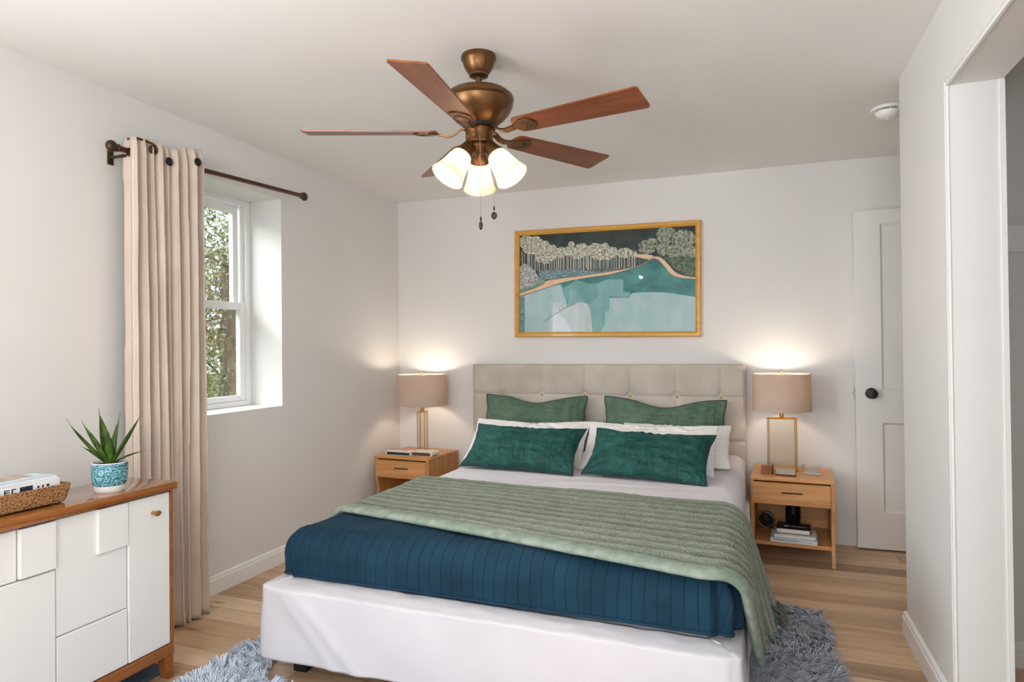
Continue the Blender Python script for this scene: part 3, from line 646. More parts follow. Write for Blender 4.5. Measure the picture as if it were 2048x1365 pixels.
def blob(mat, cx, cy, rx, ry, n=26, seed=0, lob=7):
    rs = random.Random(seed + int(cx)); ph = rs.random() * 6
    if mat == 'p_bush': P('p_line', [(cx + rx * 1.13 * math.cos(th), cy - ry * 1.13 * math.sin(th)) for th in [2 * PI * k / 20 for k in range(20)]])
    P(mat, [(cx + rx * (1 + .10 * abs(math.sin(lob * th / 2 + ph))) * math.cos(th), cy - ry * (1 + .10 * abs(math.sin(lob * th / 2 + ph))) * math.sin(th)) for th in [2 * PI * k / n for k in range(n)]])
def line(mat, pts, w_):
    up_ = [(x, y - w_) for x, y in pts]; P(mat, up_ + list(reversed([(x, y + w_) for x, y in pts])))
P('p_night', [(190, 150), (1830, 150), (1830, 1140), (190, 1140)])
P('p_trunkbg', [(190, 380), (1440, 380), (1440, 600), (190, 640)])
rs = random.Random(4)
for k in range(46):
    x = 215 + k * 24 + rs.uniform(-7, 7); w_ = rs.uniform(2.0, 5.0); yb = 570 - (x - 300) * .02 + rs.uniform(-12, 12); P('p_trunk', [(x - w_, 400), (x + w_, 400), (x + w_ * .8, yb), (x - w_ * .8, yb)])
for cx, cy, rx, ry in ((250, 300, 70, 60), (340, 310, 80, 62), (300, 360, 80, 50), (430, 370, 70, 80), (390, 430, 50, 55), (510, 400, 60, 70), (450, 460, 60, 40), (600, 400, 50, 50), (700, 330, 30, 32), (680, 390, 70, 45), (800, 380, 70, 60), (760, 430, 60, 30), (930, 385, 75, 65), (1020, 350, 34, 34), (960, 440, 60, 34), (1080, 405, 60, 50), (1040, 445, 40, 30), (1200, 410, 66, 44), (1280, 425, 36, 26)):
    blob('p_blossom', cx, cy, rx, ry, seed=int(cx))
P('p_river', spl([(380, 570), (600, 556), (800, 566), (1000, 580), (1300, 540)], 5) + spl([(1300, 570), (1000, 610), (700, 640), (400, 656)], 5))
P('p_grass', spl([(190, 640), (300, 600), (400, 640), (460, 680), (440, 730), (190, 790)], 6) + [(190, 640)])
P('p_greybush', spl([(190, 530), (230, 500), (290, 520), (340, 570), (385, 650), (330, 700), (190, 740)], 5))
for cx, cy, rx, ry, m_ in ((1570, 250, 82, 76, 'p_bush'), (1720, 295, 100, 85, 'p_bush'), (1400, 360, 75, 62, 'p_bush'), (1445, 330, 50, 50, 'p_bush'), (1550, 380, 60, 60, 'p_bush'), (1650, 400, 80, 62, 'p_bush'), (1770, 410, 70, 55, 'p_bush')): blob(m_, cx, cy, rx, ry)
P('p_bush2', spl([(1500, 440), (1600, 455), (1700, 450), (1830, 480), (1830, 640), (1740, 620), (1650, 560), (1590, 500), (1500, 440)], 4))
P('p_path', spl([(1300, 425), (1400, 428), (1480, 450), (1460, 480), (1400, 470), (1300, 450)], 4))
shore_t = spl([(180, 775), (320, 735), (430, 690), (460, 660), (600, 640), (850, 610), (1100, 575), (1290, 540), (1390, 500), (1440, 460), (1480, 445), (1530, 460), (1590, 520), (1650, 590), (1740, 628), (1835, 640)], 6)
shore_b = spl([(180, 808), (400, 745), (600, 685), (800, 645), (1050, 610), (1250, 560), (1370, 520), (1430, 480), (1468, 468), (1510, 490), (1560, 545), (1610, 610), (1690, 645), (1835, 660)], 6)
P('p_teal', shore_b + [(1835, 1145), (180, 1145)])
P('p_path', shore_t + list(reversed(shore_b)))
line('p_line', shore_t, 2.2); line('p_line', shore_b, 2.2)
P('p_mid2', spl([(620, 730), (700, 690), (760, 650), (750, 760), (690, 760), (650, 880), (600, 760)], 3))
P('p_light', [(180, 806)] + spl([(180, 812), (300, 778), (420, 742), (520, 712), (600, 700), (620, 780), (660, 880), (640, 950)], 4) + [(640, 1145), (180, 1145)])
P('p_mid', [(765, 665), (860, 690), (950, 690), (1050, 652), (1188, 655), (1188, 765), (1250, 775), (1245, 825), (1060, 815), (1058, 935), (1022, 960), (1020, 1060), (985, 1145), (640, 1145), (650, 930), (670, 860), (685, 745), (755, 745)])
P('p_light', spl([(1250, 800), (1300, 776), (1550, 776), (1700, 800), (1835, 822)], 4) + [(1835, 1145), (985, 1145), (1020, 1060), (1022, 960), (1058, 935), (1062, 822), (1245, 822)])
P('p_mid2', [(770, 680), (940, 700), (960, 800), (900, 880), (840, 870), (760, 880), (740, 860)])
P('p_pale', spl([(470, 1145), (500, 1000), (640, 915), (740, 872), (830, 868), (880, 930), (905, 1145)], 5))
P('p_pale', spl([(520, 960), (520, 870), (600, 860), (650, 900), (520, 990)], 4))
line('p_line', spl([(495, 780), (520, 850), (525, 920)], 4), 1.6); line('p_line', [(430, 1045), (500, 1000), (640, 915), (740, 872)], 2.2)
line('p_line', [(1060, 812), (1245, 822), (1250, 776)], 1.4)
P('p_river', [(190, 810), (240, 800), (244, 1145), (190, 1145)])
art.build('painting', pm, pic, fix=False)
MB().box(-iw - .004, iw + .004, -.0245, -.0225, -ih - .004, ih + .004).build('glass', M['picture_glass'], pic)

# ------------------------------------------------------------------ bed
BX = -.915
bed = tag(empty('bed', (BX, 3.3, 0)), 'king bed with a tufted beige linen headboard and white bed skirt', 'bed')
def L(mb, o): mb.v = [(v[0] - o[0], v[1] - o[1], v[2] - o[2]) for v in mb.v]; return mb
B0 = (BX, 3.3, 0)
HB0, HB1, HZ = -1.986, -.050, 1.146
cols = [-1.753, -1.443, -1.124, -.803, -.49, -.205]; rows = [.93, .64]
def hb(u, v):
    x = HB0 + (HB1 - HB0) * u; z = .12 + (HZ - .12) * v
    d = 0
    for c in cols[1:]: d = max(d, math.exp(-((x - c) / .010) ** 2) * .007 + math.exp(-abs(x - c) / .05) * .008)
    for r_ in rows: d = max(d, math.exp(-((z - r_) / .009) ** 2) * .007 + math.exp(-abs(z - r_) / .05) * .008)
    for c in cols:
        for r_ in rows: d += .022 * math.exp(-((x - c) ** 2 + (z - r_) ** 2) / .028 ** 2)
    e = min(x - HB0, HB1 - x, HZ - z); ed = .022 * (1 - min(e / .022, 1)) ** 2
    return (x, 4.522 + d + ed, z)
a = MB().grid(200, 110, hb)
a.box(HB0, HB1, 4.544, 4.618, .12, HZ, .006)
hbo = L(a, B0).build('headboard', M['linen'], bed, smooth=40)
for c in cols:
    for r_ in rows: L(MB().sphere((c, 4.548, r_), .012, 12, (1, .6, 1)), B0).build('button', M['gold'], hbo, smooth=True)
for x in (-1.90, -.13): L(MB().box(x - .03, x + .03, 4.55, 4.61, 0, .125, .003), B0).build('headboard_leg', M['base_wood'], bed)
L(MB().box(-1.74, -.09, 2.16, 4.50, .14, .36, .02), B0).build('box_base', M['sheet'], bed, smooth=40)
L(MB().box(-1.675, -.085, 2.19, 4.515, .362, .545, .05), B0).build('mattress', M['sheet'], bed, smooth=40)
for x in (-1.70, -.13):
    for y in (2.18, 4.4): L(MB().box(x - .03, x + .03, y - .03, y + .03, .0, .142, .004), B0).build('leg', M['dark'], bed)
# bed skirt: ledge + hanging panels
def skirt(u, v):
    # u around: left rear -> left front corner -> right front -> right rear
    x0, x1, y0, y1 = -1.797, -.036, 2.043, 4.50; rad = .035
    la = y1 - y0 - rad; lb = x1 - x0 - 2 * rad; arc = rad * PI / 2; tot = 2 * la + lb + 2 * arc; s = u * tot
    if s < la: p = (x0, y1 - s); n = (-1, 0)
    elif s < la + arc: th = (s - la) / rad; p = (x0 + rad - rad * math.cos(th), y0 + rad - rad * math.sin(th)); n = (-math.cos(th), -math.sin(th))
    elif s < la + arc + lb: p = (x0 + rad + s - la - arc, y0); n = (0, -1)
    elif s < la + 2 * arc + lb: th = (s - la - arc - lb) / rad; p = (x1 - rad + rad * math.sin(th), y0 + rad - rad * math.cos(th)); n = (math.sin(th), -math.cos(th))
    else: p = (x1, y0 + rad + s - la - 2 * arc - lb); n = (1, 0)
    ztop = .382 - .026 * max(0, min(1, (p[0] - x0) / (x1 - x0)))
    if v < .22:
        q = v / .22; inn = .10 * (1 - q) ** 1.0; z = ztop + .002 * (1 - q) - .014 * q * q
    else:
        q = (v - .22) / .78; inn = 0; z = ztop - .014 - (ztop - .014 - .10) * q
    w_ = .010 * noise.noise(Vector((s * 2.2, z * 1.5, 0))) + .006 * noise.noise(Vector((s * 7 + z * 6, z * 5, 3)))
    w_ += .008 * math.exp(-((s - la - .30 + (z - .25) * 1.1) / .035) ** 2) * (1 if z < ztop else 0) + .006 * math.exp(-((s - la - .18 + (z - .3) * .9) / .03) ** 2)
    if abs(s - (la + arc + lb + .012)) < .012: w_ -= .010
    if v < .22: w_ *= .3; z += .004 * noise.noise(Vector((s * 14, q * 3, 8)))
    else: w_ += .012 * q
    X, Y = p[0] + n[0] * (w_ - inn), p[1] + n[1] * (w_ - inn)
    if v < .22: X = min(max(X, x0 + inn), x1 - inn); Y = max(Y, y0 + inn)
    return (X, Y, z)
L(MB().grid(420, 44, skirt), B0).build('bed_skirt', M['skirt'], bed, smooth=True, solid=.003)

# drape profile across the bed
def cross(s, hw, zt, r, flare=0.0):
    sg = 1 if s > 0 else -1; a_ = abs(s); fl = hw - r
    if a_ <= fl: return sg * a_, zt
    if a_ <= fl + r * PI / 2: th = (a_ - fl) / r; return sg * (fl + r * math.sin(th)), zt - r * (1 - math.cos(th))
    d = a_ - fl - r * PI / 2; return sg * (hw + d * flare), zt - r - d * math.sqrt(max(1 - flare * flare, .1))

sheet = empty('bed_sheet', (BX, 3.4, 0))
def shf(u, v):
    hw, zt, r = (.856 if u > .5 else .795), .557, .075; S_ = hw - r + r * PI / 2 + .09; s = -S_ + 2 * S_ * u; y = 2.24 + 2.275 * v
    dx, z = cross(s, hw, zt, r, .03)
    w_ = .006 * noise.noise(Vector((s * 1.5, y * 4, 0))) + .004 * noise.noise(Vector((s * 3, y * 10, 5)))
    if abs(s) < hw - r: z += w_ + .008 * math.exp(-((y - 3.36 - .05 * s) / .018) ** 2) * (1 if s < .5 else .3) * max(0, noise.noise(Vector((s * 2, 0, 0))) + .3)
    else: dx += math.copysign(w_ * 1.5 + .004 * math.sin(y * 16), s)
    return (dx, y - 3.4, z)
MB().grid(150, 130, shf).build('sheet_fabric', M['sheet'], sheet, smooth=True, solid=.002)
tag(sheet, 'smooth white flat sheet covering the mattress beneath the green throw', 'sheet')

q0 = empty('quilt', (BX, 2.5, 0))
tag(q0, 'deep blue stitched quilt folded over the foot of the bed', 'quilt')
def quiltf(u, v):
    hw, r, zt = .872, .098, .566; hw0 = hw; yfr = 2.118; fl = hw - r; drop = .075; y_back = 2.98
    E = r * PI / 2 + drop; Sx = fl + E; s = -Sx + 2 * Sx * u; ty = -(E) + (y_back - (yfr + r) + E) * (1 - v)  # ty<0: overhang at the foot
    ex = max(abs(s) - fl, 0); ey = max(-ty, 0); m_ = max(ex, ey)
    cx = math.copysign(min(abs(s), fl), s); cy = max(ty, 0) + yfr + r
    if m_ > 0:
        nl = math.hypot(ex, ey); nx, ny = math.copysign(ex, s) / nl, -ey / nl; e = m_
        if e < r * PI / 2: th = e / r; Rr = r * math.sin(th); D = r * (1 - math.cos(th))
        else: Rr = r - (e - r * PI / 2) * .10; D = r + e - r * PI / 2
    else: nx = ny = Rr = D = 0
    x = cx + nx * Rr; y = cy + ny * Rr; z = zt - D * (1 + .12 * (x > -99) * (x / hw * .5 + .5) * .6)
    z -= .004 * 0
    w_ = .007 * noise.noise(Vector((s * 3, ty * 3, 0))) + .004 * noise.noise(Vector((s * 9, ty * 9, 2)))
    uu = s + .05 * 0; g_ = abs(((s + .02 * noise.noise(Vector((s, ty, 5)))) / .043) % 1 - .5) * 2
    w_ += .0016 * (1 - g_ ** 6)
    # bunched folds at the right front corner
    if ex > 0 and ey > 0: w_ += .010 * math.sin(math.atan2(ey, ex) * 9) * min(1, m_ / .1)
    if m_ > 0: th = min(m_ / r, PI / 2); x += nx * w_ * math.sin(th); y += ny * w_ * math.sin(th); z += w_ * math.cos(th)
    else: z += w_
    if x < 0: x *= 1 - .068 * min(max((y - 2.12) / .35, 0), 1)
    return (x, y - 2.5, z, s, ty)
MB().grid(320, 150, quiltf, uv=True).build('quilt_fabric', M['quilt'], q0, smooth=True, solid=.004)
# hem tube along the foot
pts = []
for k in range(121):
    p = quiltf(k / 120, 1.0); pts.append((p[0], p[1] - .001, p[2]))
MB().tube(pts, .006, 8).build('hem', M['quilt'], q0, smooth=True)

th0 = empty('throw_blanket', (BX, 2.6, 0)); tag(th0, 'ribbed sage green terry throw across the bed hanging down the right side', 'throw blanket')
TH = dict(hw=.884, zt=.580, r=.088)
def tpos(s, k):
    """k in 0..1 from front to back; returns world x,y,z and bulge normal"""
    hw, zt, r = TH['hw'], TH['zt'], TH['r']
    if s < 0: hw -= .058
    dx, z = cross(s, hw, zt, r, .13 + .22 * max(k, 0) if s > 0 else .02)
    sx = max(min((s + .8) / 1.55, 1.0), -.1)
    yf = 2.47 - .36 * sx ** 1.15 if sx > 0 else 2.47; yb = 3.165 - .15 * sx
    dr = max(s - (hw - r), 0)
    yf += .72 * dr ** 1.1; yb += -.27 * min(dr / .42, 1) ** .8
    return dx, yf + (yb - yf) * k, z
def throwf(u, v):
    s = -.98 + (.98 + 1.20) * u; dx, y, z = tpos(s, v)
    hw, r = TH['hw'] - (.058 if s < 0 else 0), TH['r']
    fr = 11.0; rid = abs(math.sin((v + .015 * noise.noise(Vector((s * 2, v * 4, 0)))) * PI * fr)) ** .6
    amp = .012 + .012 * max(0, min(1, (s + .5) / 1.2)) * (1 - .5 * v)
    w_ = amp * rid + .003 * noise.noise(Vector((s * 30, y * 30, 0))) + .006 * noise.noise(Vector((s * 2.5, y * 6, 2)))
    a_ = max(0, min((abs(s) - (hw - r)) / r, PI / 2)); sg = 1 if s > 0 else -1
    if s > hw: w_ += .012 * math.sin(v * PI * 5) * min(1, (s - hw) / .3)
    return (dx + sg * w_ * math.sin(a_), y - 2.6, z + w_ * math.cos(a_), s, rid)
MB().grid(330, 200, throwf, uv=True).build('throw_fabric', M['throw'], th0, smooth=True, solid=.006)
def foldf(u, v):
    s = -.98 + (.98 + 1.245) * u; dx, y, z = tpos(s, 0.0); hw, r = TH['hw'] - (.058 if s < 0 else 0), TH['r']
    a_ = max(0, min((abs(s) - (hw - r)) / r, PI / 2)); sg = 1 if s > 0 else -1
    end = min(1, max(0, (1.0 - u) / .035)) ** .5; wd = .042 * end; tk = .016 * end + .002
    th = v * 2 * PI; w_ = tk * math.sin(th) + .004 + .0015 * noise.noise(Vector((s * 14, v * 6, 0)))
    nx, nz = sg * math.sin(a_), math.cos(a_)
    return (dx + nx * w_, y - 2.6 - .028 + wd * math.cos(th), z + nz * w_)
MB().grid(240, 18, foldf).build('folded_edge', M['mint'], th0, smooth=True)
# green underside peeking at the bottom and the tassels
pt = []
for k in range(25):
    v = k / 24; dx, y, z = tpos(1.202, v); pt.append((dx + .004, y - 2.6, z - .006))
MB().tube(pt, .011, 8).build('underside_hem', M['emerald_edge'], th0, smooth=True)
a = MB(); rs = random.Random(3)
for k in range(46):
    dx, y, z = tpos(1.202, .80 + .22 * k / 46); x = dx + rs.uniform(-.005, .02); y = y - 2.6 + rs.uniform(-.008, .02)
    zz = z + rs.uniform(0, .05); a.tube([(x, y, zz), (x + rs.uniform(.01, .03), y + rs.uniform(-.005, .03), zz - .02), (x + rs.uniform(.01, .04), y + rs.uniform(-.01, .05), max(.02, zz - rs.uniform(.05, .08)))], [.003, .004, .0025], 5)
a.build('fringe', M['fringe'], th0)['kind'] = 'stuff'

# cushions and pillows
def cushion(name, label, cat, w_, h_, tk, mat, loc, lean, rz, chop=0.0, pinch=.06, seed=0, piping=None, group=None, roll=0, ear=1.0):
    r = tag(empty(name, loc), label, cat, group); r.rotation_euler = (math.radians(90 - lean), math.radians(roll), math.radians(rz))
    r.rotation_mode = 'XYZ'
    Rm = Matrix.Rotation(math.radians(rz), 4, 'Z') @ Matrix.Rotation(math.radians(90 - lean), 4, 'X') @ Matrix.Rotation(math.radians(roll), 4, 'Z')
    r.matrix_world = Matrix.Translation(loc) @ Rm
    def outl(u, v):
        x = w_ / 2 * u * (1 - pinch * (1 - v * v) * abs(u) ** 2.0); y = h_ / 2 * v * (1 - pinch * 1.3 * (1 - u * u) * abs(v) ** 2.0)
        if v > 0: y -= chop * math.exp(-(u / .45) ** 2) * v ** 1.5
        # small droop at upper edge, irregular
        y += .008 * noise.noise(Vector((u * 3, seed, v))) * abs(v); x += .006 * noise.noise(Vector((v * 3, seed, u + 4))) * abs(u)
        return x, y
    def f(sgn):
        def g_(a_, b_):
            u = math.sin((a_ * 2 - 1) * PI / 2) * .55 + (a_ * 2 - 1) * .45; v = math.sin((b_ * 2 - 1) * PI / 2) * .55 + (b_ * 2 - 1) * .45
            x, y = outl(u, v); t_ = ((1 - abs(u) ** 2.4) * (1 - abs(v) ** 2.2)) ** .55
            z = sgn * tk / 2 * t_
            # radiating creases from corners and from the top centre
            cr = 0
            for (cx_, cy_) in ((-1, -1), (1, -1), (-1, 1), (1, 1)):
                dx_, dy_ = u - cx_, v - cy_; d = math.hypot(dx_, dy_ * h_ / w_ * 1.6); an = math.atan2(dy_, dx_)
                cr += math.sin(an * 13 + seed + cx_) * math.exp(-d * 2.4) * min(1, d * 5)
            tt = math.atan2(v - 1.25, u); cr += .7 * math.sin(tt * 22 + seed * 2) * math.exp(-abs(v - .8) * 1.9) * math.exp(-(u * 1.3) ** 2) * (1 if chop or True else 0)
            z += sgn * (.0085 * cr + .010 * noise.noise(Vector((u * 2.5 + v * 2, v * 5, seed))) + .005 * noise.noise(Vector((u * 9 + v * 6, v * 11, seed)))) * min(1, t_ * 1.6)
            return (x, y, z)
        return g_
    a = MB(); a.grid(110, 60, f(1)); a.grid(72, 44, f(-1), flip=True)
    a.build('cover', mat, r, smooth=True)
    per = [(-1 + 2 * k / 30, -1) for k in range(30)] + [(1, -1 + 2 * k / 18) for k in range(18)] + [(1 - 2 * k / 30, 1) for k in range(30)] + [(-1, 1 - 2 * k / 18) for k in range(18)]
    MB().tube([(*outl(u, v), 0) for u, v in per], .0042, 6, closed=True).build('piping', piping or mat, r, smooth=True)
    return r
cushion('velvet_cushion', 'sage green velvet cushion against the headboard, on the left', 'cushion', .75, .37, .13, M['sage'], (-1.45, 4.37, .752), 14, 0, .045, .05, 3, M['piping_dark'], 'green cushions against the headboard', roll=-.5)
cushion('velvet_cushion', 'sage green velvet cushion with a dented top against the headboard, on the right', 'cushion', .79, .37, .13, M['sage'], (-.562, 4.37, .747), 14, 0, .055, .05, 8, M['piping_dark'], 'green cushions against the headboard', roll=-1)
cushion('pillow', 'white pillow behind the left teal cushion', 'pillow', .77, .35, .12, M['pillow_white'], (-1.350, 3.92, .676), 46, -1, .02, .04, 13, None, 'white bed pillows')
cushion('pillow', 'white pillow directly behind the right teal cushion', 'pillow', .76, .36, .12, M['pillow_white'], (-.585, 3.87, .680), 48, -2, .02, .04, 17, None, 'white bed pillows')
cushion('pillow', 'white pillow with a cream edge jutting out rightmost, behind the other right pillow', 'pillow', .66, .40, .10, M['pillow_white'], (-.465, 4.09, .672), 60, 0, .02, .04, 23, M['cream'], 'white bed pillows')
cushion('velvet_cushion', 'deep teal velvet cushion lying in front on the left', 'cushion', .71, .335, .14, M['teal'], (-1.285, 3.66, .680), 48, -4, .012, .075, 31, M['piping_dark'], 'teal cushions in front of the pillows', roll=-.6)
cushion('velvet_cushion', 'deep teal velvet cushion lying in front on the right', 'cushion', .68, .335, .14, M['teal'], (-.548, 3.62, .678), 48, -7, .012, .075, 37, M['piping_dark'], 'teal cushions in front of the pillows', roll=-1)

# ------------------------------------------------------------------ nightstands
def nightstand():
    r = empty('nightstand', (0, 0, 0)); w_, d_, h_ = .452, .44, .492; hw = w_ / 2
    MB().box(-hw, hw, -d_ / 2, d_ / 2, h_ - .020, h_, .004).build('top', M['oak_x'], r)
    for s in (-1, 1):
        xo, xi = s * hw, s * (hw - .020)
        a = MB()   # side panel with waisted front edge and splayed feet
        prof = [(-d_ / 2 + .002, h_ - .020), (-d_ / 2 + .002, .33), (-d_ / 2 + .022, .25), (-d_ / 2 + .016, .12), (-d_ / 2 - .004, 0), (-d_ / 2 + .028, 0), (-d_ / 2 + .065, .085), (d_ / 2 - .065, .085), (d_ / 2 - .028, 0), (d_ / 2, 0), (d_ / 2, h_ - .020)]
        x0, x1 = sorted((xo, xi)); n = len(prof)
        a.raw([(x0, y, z) for y, z in prof] + [(x1, y, z) for y, z in prof], [tuple(reversed(range(n))), tuple(range(n, 2 * n))] + [(i, (i + 1) % n, n + (i + 1) % n, n + i) for i in range(n)])
        a.build('side_panel', M['oak_z'], r)
    MB().box(-hw + .02, hw - .02, -d_ / 2 + .012, d_ / 2 - .01, .092, .116, .003).build('shelf', M['oak_x'], r)
    MB().box(-hw + .02, hw - .02, d_ / 2 - .014, d_ / 2 - .006, .116, h_ - .02).build('back_panel', M['oak_x'], r)
    MB().box(-hw + .02, hw - .02, -d_ / 2 + .03, d_ / 2 - .015, .335, .345).build('drawer_base', M['oak_x'], r)
    dw = MB().box(-hw + .008, hw - .021, -d_ / 2 - .008, -d_ / 2 + .03, .338, h_ - .028, .003).build('drawer', M['oak_x'], r)
    MB().box(-.055, .058, -d_ / 2 - .013, -d_ / 2 - .007, .405, .414, .0025).build('handle', M['leather'], dw)
    return r
nR = nightstand(); tag(nR, 'honey wood nightstand right of the bed holding books on its shelf', 'nightstand', 'nightstands beside the bed')
nR.location = (.210, 4.358, 0); nR.rotation_euler = (0, 0, math.radians(-3))
nL = copy_tree(nR); nL['label'] = 'honey wood nightstand between the bed and the window wall'
nL.location = (-2.372, 4.375, 0.0); nL.rotation_euler = (0, 0, math.radians(-3.5))

# ------------------------------------------------------------------ table lamps
def table_lamp(loc, label, rad, bw, bd, rz, z_sh, hsh, e):
    r = tag(empty('table_lamp', loc, rz), label, 'lamp', 'table lamps with drum shades')
    hb_ = z_sh - .045
    MB().box(-bw / 2 - .004, bw / 2 + .004, -bd / 2 - .004, bd / 2 + .004, 0, .010, .002).build('foot', M['brass'], r)
    a = MB(); t_ = .005
    for sx in (-1, 1):
        for sy in (-1, 1): a.box(sx * bw / 2 - (t_ if sx > 0 else 0), sx * bw / 2 + (0 if sx > 0 else t_), sy * bd / 2 - (t_ if sy > 0 else 0), sy * bd / 2 + (0 if sy > 0 else t_), .008, hb_)
    a.box(-bw / 2, bw / 2, -bd / 2, bd / 2, hb_ - .007, hb_, .001)
    a.build('base_frame', M['brass'], r)
    g_ = MB()
    g_.box(-bw / 2 + .005, bw / 2 - .005, -bd / 2 + .001, -bd / 2 + .003, .010, hb_ - .007); g_.box(-bw / 2 + .005, bw / 2 - .005, bd / 2 - .003, bd / 2 - .001, .010, hb_ - .007)
    g_.box(-bw / 2 + .001, -bw / 2 + .003, -bd / 2 + .005, bd / 2 - .005, .010, hb_ - .007); g_.box(bw / 2 - .003, bw / 2 - .001, -bd / 2 + .005, bd / 2 - .005, .010, hb_ - .007)
    g_.build('glass_body', M['lamp_glass'], r)
    MB().lathe([(.011, hb_), (.013, hb_ + .006), (.011, hb_ + .03), (.006, hb_ + .035), (.006, z_sh + .03), (.014, z_sh + .034), (.014, z_sh + .075)], 20).build('neck', M['brass'], r, smooth=35)
    zt = z_sh + hsh
    prof = [(rad, z_sh), (rad * .965, zt)]; inn = [(rad * .965 - .002, zt), (rad - .002, z_sh)]
    sh = MB().lathe(prof + inn + [prof[0]], 64, cap=False).build('shade', M['shade'], r, smooth=35)
    a = MB(); rr = rad * .966
    for k in range(3): th = 2 * PI * k / 3 + .5; a.tube([(0, 0, zt - .004), (rr * math.cos(th), rr * math.sin(th), zt - .012)], .0018, 6)
    a.tube([(.0, .0, zt - .005), (0, 0, zt + .014)], .004, 8); a.sphere((0, 0, zt + .017), .007, 10)
    a.tube([(.0, .04, z_sh + .08), (0, .05, z_sh + .14), (0, .03, zt - .02), (0, 0, zt - .004), (0, -.03, zt - .02), (0, -.05, z_sh + .14), (0, -.04, z_sh + .08)], .0015, 6)
    a.build('spider', M['brass'], sh)
    MB().sphere((0, 0, z_sh + .115), .028, 16, (1, 1, 1.2)).build('bulb', M['bulb'], r, smooth=True)
    l = bpy.data.lights.new('lamp_light', 'POINT'); l.energy = e; l.color = (1, .86, .68); l.shadow_soft_size = .035
    lo = bpy.data.objects.new('lamp_light', l); COL.objects.link(lo); lo.location = Vector(loc) + Vector((0, 0, z_sh + .165))
    return r
table_lamp((.160, 4.40, .492), 'lit table lamp with a wide brass and glass base right of the bed', .172, .165, .06, math.radians(8), .372, .228, 4.2)
table_lamp((-2.345, 4.405, .492), 'lit table lamp with a narrow brass and glass base beside the window wall', .186, .06, .085, math.radians(12), .352, .232, 4.2)

# things on the right nightstand
def thing1(mb, name, mat, label, cat, origin, group=None, rz=0, **k):
    o = mb.build(name, mat, **k); o.location = origin; o.rotation_euler = (0, 0, rz); return tag(o, label, cat, group)
NZ = .4925
r = tag(empty('trinket_box', (.068, 4.27, NZ), -.1), 'small rose coloured translucent box at the left edge of the right nightstand', 'box')
MB().box(-.034, .030, -.02, .02, 0, .022, .003).box(-.030, .026, -.018, .018, .022, .052, .003).build('body', M['rose'], r)
MB().box(.030, .036, -.026, .026, 0, .056, .002).build('end_plate', M['leather'], r)
r = tag(empty('glass_paperweight', (.172, 4.255, NZ), -.06), 'clear book shaped glass block in front of the right lamp', 'paperweight')
MB().box(-.058, .058, -.036, .036, 0, .006, .002).build('base', M['leather'], r)
MB().box(-.056, .054, -.034, .034, .006, .034, .006).build('block', M['crystal'], r)
MB().box(-.054, .052, -.0345, -.0343, .012, .015).box(-.054, .052, -.0345, -.0343, .022, .0235).build('etched_line', M['nickel'], r)
r = tag(empty('glass_tray', (.325, 4.33, NZ), -.1), 'small glass tray with a curled silver clasp at the right of the nightstand top', 'tray')
MB().box(-.048, .048, -.03, .03, 0, .014, .003).build('base', M['crystal'], r)
MB().box(-.044, .040, -.024, .024, .014, .026, .003).build('block', M['crystal'], r)
a = MB()
prof = [(-.05, .046), (-.044, .032), (-.02, .028), (.02, .034), (.048, .058), (.056, .066), (.052, .052), (.03, .03)]
for p, q in zip(prof[:5], prof[1:6]):
    a.raw([(p[0], -.012, p[1]), (q[0], -.012, q[1]), (q[0], .014, q[1]), (p[0], .014, p[1]), (p[0], -.012, p[1] + .002), (q[0], -.012, q[1] + .002), (q[0], .014, q[1] + .002), (p[0], .014, p[1] + .002)], [(0, 1, 2, 3), (4, 7, 6, 5), (0, 4, 5, 1), (3, 2, 6, 7)])
a.tube([(-.05 + .008 * math.cos(t_), 0, .046 + .010 * math.sin(t_)) for t_ in [k * .5 for k in range(12)]], .0025, 6); a.build('clasp', M['nickel'], r, smooth=30)
# shelf of right nightstand
SZ = .1165
def book(loc, rz, w_, d_, h_, cover, pages, label, group):
    r = tag(empty('book', loc, rz), label, 'book', group)
    MB().box(-w_ / 2, w_ / 2, -d_ / 2, d_ / 2, 0, .003, .001).box(-w_ / 2, w_ / 2, -d_ / 2, d_ / 2, h_ - .003, h_, .001).box(-w_ / 2, -w_ / 2 + .003, -d_ / 2, d_ / 2, .003, h_ - .003).build('cover', cover, r)
    MB().box(-w_ / 2 + .003, w_ / 2 - .004, -d_ / 2 + .004, d_ / 2 - .004, .003, h_ - .003).build('pages', pages, r); return r
t = NT('pale_blue_cover'); t.base(t.ramp(t.noise(30, 2), [(.3, (178, 204, 214)), (.7, (204, 222, 228))])); M['paleblue'] = t.m
b1 = book((.213, 4.235, SZ), math.radians(-4), .255, .19, .026, M['paleblue'], M['white_paper'], 'pale blue and white book on the nightstand shelf under the others', 'books on the nightstand shelf')
MB().box(-.11, .10, -.0955, -.0953, .011, .0125).box(-.11, .03, -.0955, -.0953, .016, .018).build('spine_print', M['navy'], b1)
b2 = book((.218, 4.24, SZ + .0262), math.radians(-3), .225, .165, .016, M['white_paper'], M['cream'], 'white book in the middle of the nightstand shelf stack', 'books on the nightstand shelf')
b3 = book((.212, 4.262, SZ + .0424), math.radians(-5), .185, .15, .030, M['black'], M['cream'], 'black book with pale title marks on top of the shelf stack', 'books on the nightstand shelf')
a = MB(); a.box(-.050, -.024, -.030, .006, .0301, .0303)
for k, wd in enumerate((.008, .012, .006, .010, .012, .007, .011)): x = -.016 + k * .0125; a.box(x, x + wd * .8, -.012, -.006 + (.008 if k % 2 else .002), .0301, .0303)
a.box(-.016, .065, -.022, -.018, .0301, .0303); a.build('title_marks', M['paleblue'], b3)
r = tag(empty('desk_clock', (.065, 4.46, SZ), -.2), 'small round dark desk clock at the back of the nightstand shelf', 'clock')
